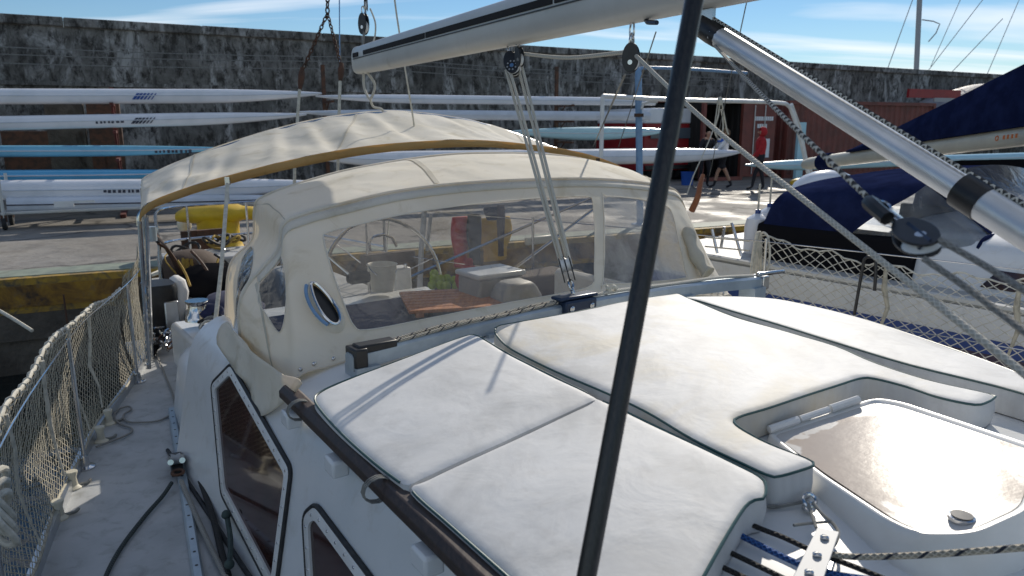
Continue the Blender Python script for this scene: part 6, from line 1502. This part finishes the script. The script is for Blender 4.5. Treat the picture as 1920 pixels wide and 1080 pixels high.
m = MB(); m.tube([Pa(368, 560, 7.8), Pa(438, 526, 7.9)], .022, 7); m.build('gangway_tube', 'cream', label='cream straight pole slanting behind the bimini strap', cat='tube')
m = MB(); m.tube([Pa(283, 425, 6.2), Pa(286, 452, 6.2)], .035, 12); m.build('canister', 'blue_grey_alu', label='small blue grey canister at the top of the bimini leg', cat='canister')
t = thing('stern_gear', 'shiny tangle of shackles and snap hooks on the aft side deck', 'hardware', Pz(310, 640, .01)); random.seed(8)
for k in range(22):
    c = Pz(300 + random.uniform(-25, 28), 632 + random.uniform(-22, 20), .05 + random.uniform(0, .06)); m = MB(); ax_ = V((random.uniform(-1, 1), random.uniform(-1, 1), random.uniform(-1, 1))).normalized(); o1 = ax_.orthogonal().normalized(); o2 = ax_.cross(o1)
    m.tube([c + o1 * (.035 * math.cos(a)) + o2 * (.022 * math.sin(a)) for a in [2 * math.pi * i / 10 for i in range(10)]], .007, 5, closed=True); m.build('shackle', random.choice(('steel', 'steel', 'black', 'rust')), t)
m = MB(); m.tube(smooth([Pz(285, 665, .03), Pz(300, 640, .07), Pz(330, 620, .07), Pz(345, 628, .05)]), .020, 7); m.build('strap', 'black_canvas', t)
m = MB(); m.lathe(Pz(372, 600, .33), [(.08, 0), (.075, .03), (.06, .05), (.055, .10), (.07, .12), (.07, .13), (0, .13)], 18); m.build('winch', 'steel', yacht)
m = MB(); m.ball(Pz(390, 585, .37), .10, 12, (1, 1.1, .5)); m.build('folded_cloth', 'navy_mat', label='folded navy cloth on the coaming behind the hood', cat='cloth')
m = MB(); m.box(Pz(392, 640, .345), (.14, .10, .05), (PORT, AFT, UP)); m.build('sponge', 'white_paint', label='small white block on the coaming', cat='block', bevel=.008)
# mooring lines to the quay
rope('mooring_line', [Pa(60, 620, 8.6) , Pa(20, 595, 9.0), Pa(-40, 560, 9.6)], .018, 'rope_white', 'pale mooring rope crossing the water at the left edge', n=7)
rope('mooring_line', [B(8.1, 1.5, .1), B(8.8, 1.5, -.05), Pz(405, 462, QZ + .2)], .016, 'rope_white', 'mooring rope from the stern to the big yellow bollard', n=7)
m = MB(); q = Pn(120, 560, QE - .1); m.tube([q + UP * .05, q - UP * .55], .012, 6); m.build('fender_chain', 'rust', label='thin rusty hanger on the quay face beside the net', cat='chain')
# more clutter on the starboard quarter
random.seed(33)
t = thing('stern_lines', 'mixed dark and pale lines draped over the starboard quarter rail', 'rope', Pa(380, 560, 6.5))
for k in range(16):
    x = random.uniform(300, 420); y = random.uniform(470, 560); a = random.uniform(6.2, 7.2); m = MB()
    m.tube(smooth([Pa(x, y, a), Pa(x + random.uniform(-15, 30), y + random.uniform(10, 40), a - .1), Pa(x + random.uniform(0, 50), y + random.uniform(30, 80), a - .2)]), random.uniform(.006, .012), 6, uvs=True)
    m.build('line', random.choice(('braid_black', 'braid_grey', 'rope_yellow', 'hose_brown', 'rope_white')), t)
m = MB(); m.tube([B(a, .628, .014 + .002 * math.sin(a * 9)) for a in [1.5 + 2.2 * k / 30 for k in range(31)]], .009, 6); m.build('gutter_seal', 'black_rubber', yacht)
# dark stowed gear on the starboard quarter
def sack(c, sx_, sy_, sz_, mat, name, label, cat, sd2):
    m = MB(); m.loft([[c + PORT * (sx_ * math.cos(t) * k * (1 + .18 * nfb(t * 1.5, z * 3, sd2))) + AFT * (sy_ * math.sin(t) * k * (1 + .15 * nfb(t * 1.3, z * 3, sd2 + 4))) + UP * (z * sz_) for t in [2 * math.pi * i / 20 for i in range(20)]] for z, k in ((0, .85), (.12, 1), (.45, 1.05), (.75, .85), (.92, .55), (1.0, .15))])
    return m.build(name, mat, label=label, cat=cat, auto=0)
sack(B(6.55, 1.62, .17), .30, .42, .22, 'black_canvas', 'sail_bag', 'black sail bag stowed on the starboard cockpit seat', 'bag', 1)
sack(B(7.25, 1.60, .17), .26, .30, .26, 'brown_cloth', 'sail_bag', 'brown canvas bag stowed aft of the black sail bag', 'bag', 2)
sack(B(5.6, 1.50, .17), .20, .35, .16, 'navy_mat', 'sail_bag', 'navy bag stowed forward of the black sail bag', 'bag', 3)
random.seed(41)
for k in range(5):
    c = B(7.75 + random.uniform(-.2, .25), 1.75 + random.uniform(-.25, .45), .36 + random.uniform(0, .1)); m = MB()
    m.tube([c + PORT * (.13 * math.cos(a)) + AFT * (.10 * math.sin(a)) + UP * (.04 * math.sin(a * 2 + k)) for a in [2 * math.pi * i / 18 for i in range(18)]], .014, 6, closed=True); m.build('coil_turn', random.choice(('rope_yellow', 'hose', 'rope_grey')), bpy.data.objects['stern_lines'])
# ================================================================== neighbouring boats to port
nb = thing('motor_boat', 'white neighbouring boat with navy hood and blue stripe, moored to port', 'boat', B(1.5, 6, WATER))
ND = .55; NA = [-4 + 8.3 * k / 40 for k in range(41)]
def npe(a): return 4.50 + .55 * max(0, (-a - .5) / 3.5) ** 2 + .10 * max(0, (a - 3) / 4) ** 2
NC = 6.0
def band(z0, z1, d0, d1, mat, name, prt):
    for sg in (-1, 1):
        m = MB(); q = lambda a, d: npe(a) - d if sg < 0 else 2 * NC - npe(a) + d
        m.grid(lambda u, v: B(-4 + 8.3 * u, q(-4 + 8.3 * u, lerp(d0, d1, v)), lerp(z0, z1, v) + .05 * max(0, -(-4 + 8.3 * u)) * .3), 40, 3); m.build(name, mat, prt)
band(.385, ND, .0, .01, 'gelcoat', 'topside', nb); band(.30, .385, .003, .003, 'blue_stripe', 'stripe', nb); band(-.35, .30, -.10, .0, 'purple_hull', 'topside', nb); band(WATER - .3, -.35, -.35, -.10, 'hull_dark', 'bottom', nb)
m = MB(); m.grid(lambda u, v: B(-4 + 8.3 * u, lerp(npe(-4 + 8.3 * u), 2 * NC - npe(-4 + 8.3 * u), v), ND + .03 * math.sin(math.pi * v) + .015 * max(0, 4 - 8.3 * u)), 40, 10); m.build('deck', 'deck', nb)
m = MB(); m.poly([B(4.3, npe(4.3), ND), B(4.3, 2 * NC - npe(4.3), ND), B(4.3, 2 * NC - npe(4.3) - .3, WATER - .3), B(4.3, npe(4.3) + .3, WATER - .3)]); m.build('transom', 'gelcoat', nb, sm=False)
m = MB(); m.tube([B(a, npe(a) + .02, ND + .02) for a in NA], .022, 7); m.build('rub_rail', 'alu_white', nb)
# cabin trunk
def cab(a):
    k = min(1, max(0, (a + 2.6) / 1.6)) ** .6
    return [B(a, NC - w_ * k, z) for w_, z in ((1.15, ND), (1.10, ND + .20 * k), (1.0, ND + .30 * k), (.8, ND + .345 * k), (.4, ND + .37 * k))] + [B(a, NC + w_ * k, z) for w_, z in ((0, ND + .375 * k), (.4, ND + .37 * k), (.8, ND + .345 * k), (1.0, ND + .30 * k), (1.10, ND + .20 * k), (1.15, ND))]
m = MB(); m.loft([cab(-2.55 + 5.1 * k / 20) for k in range(21)]); m.build('cabin_trunk', 'gelcoat', nb, auto=50)
for a0, a1 in ((-.9, .3), (.6, 1.9)):
    m = MB(); m.poly([B(a0, NC - 1.142, ND + .05), B(a1, NC - 1.142, ND + .05), B(a1 - .08, NC - 1.118, ND + .16), B(a0 + .15, NC - 1.118, ND + .16)]); m.build('cabin_window', 'tinted_glass', nb, sm=False)
m = MB(); m.box(B(1.2, NC, ND + .40), (.6, .6, .06), (PORT, AFT, UP)); m.build('cabin_hatch', 'glass_grey', nb, bevel=.02)
# cockpit coaming in dark canvas
m = MB(); m.loft([[B(a, NC - 1.18, ND), B(a, NC - 1.14, ND + .27), B(a, NC - 1.0, ND + .30), B(a, NC - .95, ND)] for a in (2.3, 2.6, 2.9, 3.2, 3.5)]); m.build('dodger_cloth', 'black_canvas', nb, bevel=.02)
m = MB(); m.loft([[B(a, NC + 1.18, ND), B(a, NC + 1.14, ND + .27), B(a, NC + 1.0, ND + .30), B(a, NC + .95, ND)] for a in (2.3, 2.6, 2.9, 3.2, 3.5)]); m.build('dodger_cloth', 'black_canvas', nb, bevel=.02)
# navy hood
def hoop(a, w_, zt, zb=ND + .12, lean=0): return curve3([B(a + lean, NC - w_, zb), B(a + lean * .5, NC - w_ + .01, lerp(zb, zt, .45)), B(a, NC - w_ + .10, lerp(zb, zt, .82)), B(a, NC - w_ * .62, zt - .02), B(a, NC, zt + .03), B(a, NC + w_ * .62, zt - .02), B(a, NC + w_ - .10, lerp(zb, zt, .82)), B(a + lean * .5, NC + w_ - .01, lerp(zb, zt, .45)), B(a + lean, NC + w_, zb)])
hA, hB, hC_ = hoop(3.40, 1.14, 1.12, zb=ND + .02, lean=.1), hoop(2.40, 1.12, 1.24, zb=ND + .02, lean=.60), hoop(1.98, 1.05, .90)
ns = Surf(hA, hB, lambda u, v: UP * (.02 * math.sin(math.pi * v) + .008 * nfb(u * 9, v * 3, 3)))
m = MB(); m.grid(lambda u, v: ns(u, v), 70, 10); m.build('hood', 'navy', nb, auto=0)
wsf = Surf(hB, [p for p in hC_]); m = MB(); m.grid(lambda u, v: wsf(.04 + .92 * u, v), 60, 6); m.build('hood_window', 'vinyl_grey', nb, auto=0)
for u0, u1 in ((.0, .05), (.30, .335), (.665, .70), (.95, 1)):
    m = MB(); m.grid(lambda u, v: wsf(lerp(u0, u1, u), v) + UP * .004 + FWD * .004, 4, 8); m.build('hood_strap', 'navy', nb, auto=0)
m = MB(); m.tube([p for p in hC_], .018, 6); m.build('hood_hem', 'navy', nb)
m = MB(); m.ball(B(4.0, 6.6, .90), .30, 16, (1.2, .8, .8)); m.build('liferaft', 'hull_white', label='white rounded canister behind the navy hood', cat='liferaft')
m = MB(); P = Pp(1530, 345, 6.0); 
for x, y, p, lb in ((1418, 445, 5.0, 'left white fender hanging beside the navy hood'), (1440, 432, 5.2, 'right white fender hanging beside the navy hood')):
    P = Pp(x, y, p); t = thing('fender', lb, 'fender', P - UP * .2, 'white fenders'); m = MB(); m.lathe(P - UP * .19, [(.02, 0), (.08, .04), (.095, .10), (.095, .28), (.08, .34), (.02, .38)], 16); m.build('body', 'hull_white', t)
    m = MB(); m.lathe(P + UP * .18, [(.022, 0), (.022, .04)], 8); m.build('eye', 'blue_stripe', t); m = MB(); m.tube([P + UP * .2, P + UP * .42], .008, 5); m.build('lanyard', 'rope_white', t)
stick = [Pp(1297, 395, 4.9), Pp(1308, 370, 4.9), Pp(1313, 345, 4.95), Pp(1318, 328, 5.0)]
sk_ = smooth(stick); m = MB(); m.tube(sk_, [.028 - .010 * k / len(sk_) for k in range(len(sk_))], 8); m.build('tiller', 'wood_red', label='reddish brown wooden tiller right of the spray hood', cat='tiller')
for (x, y), (x2, y2) in (((1335, 430), (1345, 475)), ((1358, 425), (1352, 465)), ((1372, 418), (1390, 480))):
    m = MB(); m.tube([Pp(x, y, 4.6), Pp(x2, y2, 4.6)], .012, 6); m.build('lifeline_fork', 'steel', nb)
for y0, y1 in ((445, 452), (462, 470)):
    m = MB(); m.tube([Pp(1322, y0, 4.45), Pp(1405, y1, 4.45)], .006, 5); m.build('guard_wire', 'rope_white', nb)

# second yacht with cream boom and navy sail cover
sy = thing('sailing_yacht', 'far yacht with cream boom and navy sail cover at right', 'yacht', B(2, 10.5, WATER))
m = MB(); m.loft([[B(a, 10.5 - w_, .25), B(a, 10.5 - w_ * .95, -1), B(a, 10.5, -1.8), B(a, 10.5 + w_ * .95, -1), B(a, 10.5 + w_, .25)] for a, w_ in ((-4, .2), (-2.5, 1.0), (0, 1.6), (3, 1.7), (6.5, 1.3))]); m.build('hull', 'gelcoat', sy)
m = MB(); m.loft([[B(a, 10.5 - w_, .24), B(a, 10.5 - w_ * .9, .62), B(a, 10.5, .72), B(a, 10.5 + w_ * .9, .62), B(a, 10.5 + w_, .24)] for a, w_ in ((-2, .5), (0, 1.0), (3.5, 1.1))]); m.build('coachroof', 'gelcoat', sy)
c0_, c1_ = depth(1508, 308, 11.2), depth(2010, 243, 5.8); cd = (c1_ - c0_).normalized(); cs_ = UP.cross(cd).normalized()
sb_ = thing('sail_boom', 'cream boom carrying the navy sail cover at right', 'boom', c0_.lerp(c1_, .5))
m = MB(); m.loft([[c0_.lerp(c1_, k / 8) + cs_ * (.07 * s_ * math.cos(t)) + UP * (.09 * s_ * math.sin(t)) for t in [2 * math.pi * i / 14 for i in range(14)]] for k, s_ in ((0, .7), (.3, .95), (1, 1), (8, 1))]); m.build('spar', 'cream', sb_)
m = MB(); rings = []
for k in range(25):
    t = .30 + .70 * k / 24; hgt = .05 + .62 * ((k / 24) ** 1.05) * .95; c = c0_.lerp(c1_, t) + UP * .07
    rings.append([c + cs_ * ((.09 + .05 * math.sin(math.pi * min(1, v_))) * (1 - .75 * v_) * sg_ * (1 + .12 * nfb(k * .5, v_ * 3, sg_))) + UP * (hgt * v_ + .006 * nfb(k, v_ * 4)) for sg_, v_ in [(1, j / 7) for j in range(8)] + [(-1, 1 - j / 7) for j in range(8)]])
m.loft(rings); m.build('sail_cover', 'navy', sb_, auto=60)
for t_, w_ in ((.13, .012), (.16, .012)):
    c = c0_.lerp(c1_, t_); m = MB(); m.loft([[c + cd * d + cs_ * (.095 * math.cos(t)) + UP * (.115 * math.sin(t)) for t in [2 * math.pi * i / 14 for i in range(14)]] for d in (-.09, .09)]); m.build('boom_wrap', 'navy', sb_)
P = depth(1888, 258, 6.75) ; bp = c0_.lerp(c1_, .72); front_side = -cs_ if (-cs_).dot(C0 - c0_) > 0 else cs_
for k, (o_, w_) in enumerate(((0, .035), (.075, .02), (.115, .02), (.155, .02), (.195, .02))):
    c = min((c0_.lerp(c1_, i / 400) for i in range(400)), key=lambda q: abs(project(q)[0] - (1884 + o_ * 190)))
    m = MB()
    if k == 0: m.tube([c + front_side * .071 + cd * (.020 * math.cos(a)) + UP * (.020 * math.sin(a)) for a in [2 * math.pi * i / 12 for i in range(12)]], .0045, 5, closed=True)
    else: m.box(c + front_side * .071, (.022, .006, .034), (cd, front_side, UP))
    m.build('emblem', 'orange_decal', sb_)
# black folded awning in front of that boom
k0, k1 = depth(1798, 302, 8.0), depth(2010, 298, 7.2); kd = (k1 - k0).normalized(); m = MB()
h_ = .42; m.loft([[k0.lerp(k1, k / 10) + QN * d + UP * (z * (1 + .02 * nfb(k, z * 5))) for d, z in ((-.10, -h_), (-.13, -h_ * .5), (-.11, -.02), (-.03, .01), (.05, .0), (.10, -.05), (.10, -h_))] for k in range(11)]); m.build('folded_awning', 'black_canvas', sy, auto=60)
for k in (0.0, .5): m = MB(); q = k0.lerp(k1, k) - UP * .42 + kd * .05; m.tube([q + UP * .1, V((q.x, q.y, .2))], .02, 6); m.build('awning_post', 'steel', sy)

# ================================================================== posts on the quay edge
P = Pn(1203, 345, 11.4); P.z = QZ; t = thing('crane_post', 'pale blue steel post with a bent arm on the quay edge', 'post', P)
tp_ = Pn(1197, 142, 11.4); m = MB(); m.tube(smooth([P, P.lerp(tp_, .6), tp_, Pn(1199, 132, 11.4), Pn(1212, 127, 11.4), Pn(1300, 130, 11.4), Pn(1400, 137, 11.4)], 4), [.062] * 9 + [.05] * 4 + [.03] * 12, 10); m.build('tube', 'blue_paint', t)
m = MB(); m.tube([Pn(1203, 205, 11.3), Pn(1206, 195, 11.3), Pn(1218, 190, 11.3), Pn(1232, 191, 11.3)], .025, 6); m.build('bracket', 'alu_white', t); m = MB(); m.box(Pn(1198, 216, 11.3), (.16, .06, .06), (QD, QN, UP)); m.build('clamp', 'rust', t)
m = MB(); m.lathe(P, [(.16, 0), (.16, .02), (.08, .04)], 12); m.build('base_plate', 'blue_paint', t)
g0 = Pn(1520, 345, 10.9); g0.z = QZ
t = thing('tube_gantry', 'white tubular frame on the quay edge behind the hood', 'frame', Pn(1400, 400, 10.9)); t.location.z = QZ; t['_o'] = list(t.location)
gl = Pn(1262, 188, 10.9)
m = MB(); m.tube(smooth([Pn(1130, 180, 10.9), Pn(1262, 187, 10.9), Pn(1400, 190, 10.9), Pn(1462, 193, 10.9), Pn(1478, 198, 10.9), Pn(1487, 215, 10.9), Pn(1503, 270, 10.9), Pn(1520, 345, 10.9), Pn(1538, 410, 10.9)], 5), .038, 8); m.build('tube', 'white_paint', t)
m = MB(); m.tube([Pn(1130, 180, 10.9), V((Pn(1130, 180, 10.9).x, Pn(1130, 180, 10.9).y, QZ))], .036, 8); m.build('leg', 'white_paint', t)
m = MB(); m.tube([Pn(1484, 196, 10.9), Pn(1500, 240, 11.3), Pn(1512, 300, 11.9), Pn(1530, 345, 12.4)], .034, 8); m.build('leg', 'white_paint', t)
for k, pts in enumerate((((1350, 186), (1347, 215), (1340, 245), (1350, 262), (1356, 235), (1352, 205)), ((1346, 190), (1338, 240), (1318, 290), (1300, 330), (1288, 365)), ((1354, 195), (1362, 240), (1366, 252)))):
    m = MB(); m.tube(smooth([Pn(x, y, 10.85) for x, y in pts]), .014 if k != 1 else .010, 6); m.build('rope_tail', 'rope_white', t)
m = MB(); m.ball(Pn(1350, 190, 10.85), .06, 8, (1, 1, 1.3)); m.build('knot', 'rope_white', t)
for k, (a, b, lb) in enumerate((((1403, -10, 7), (1330, 330, 12), 'thin pale line crossing the sky beside the black shroud'), ((1172, 140, 3.6), (1112, 275, 9), 'thin line falling left of the lone turning block'), ((1230, 60, 6), (1160, 275, 11), 'thin line falling right of the lone turning block'))):
    m = MB(); m.tube([depth(*a), depth(*b)], .006, 5); m.build('signal_line', 'rope_grey', label=lb, cat='line')
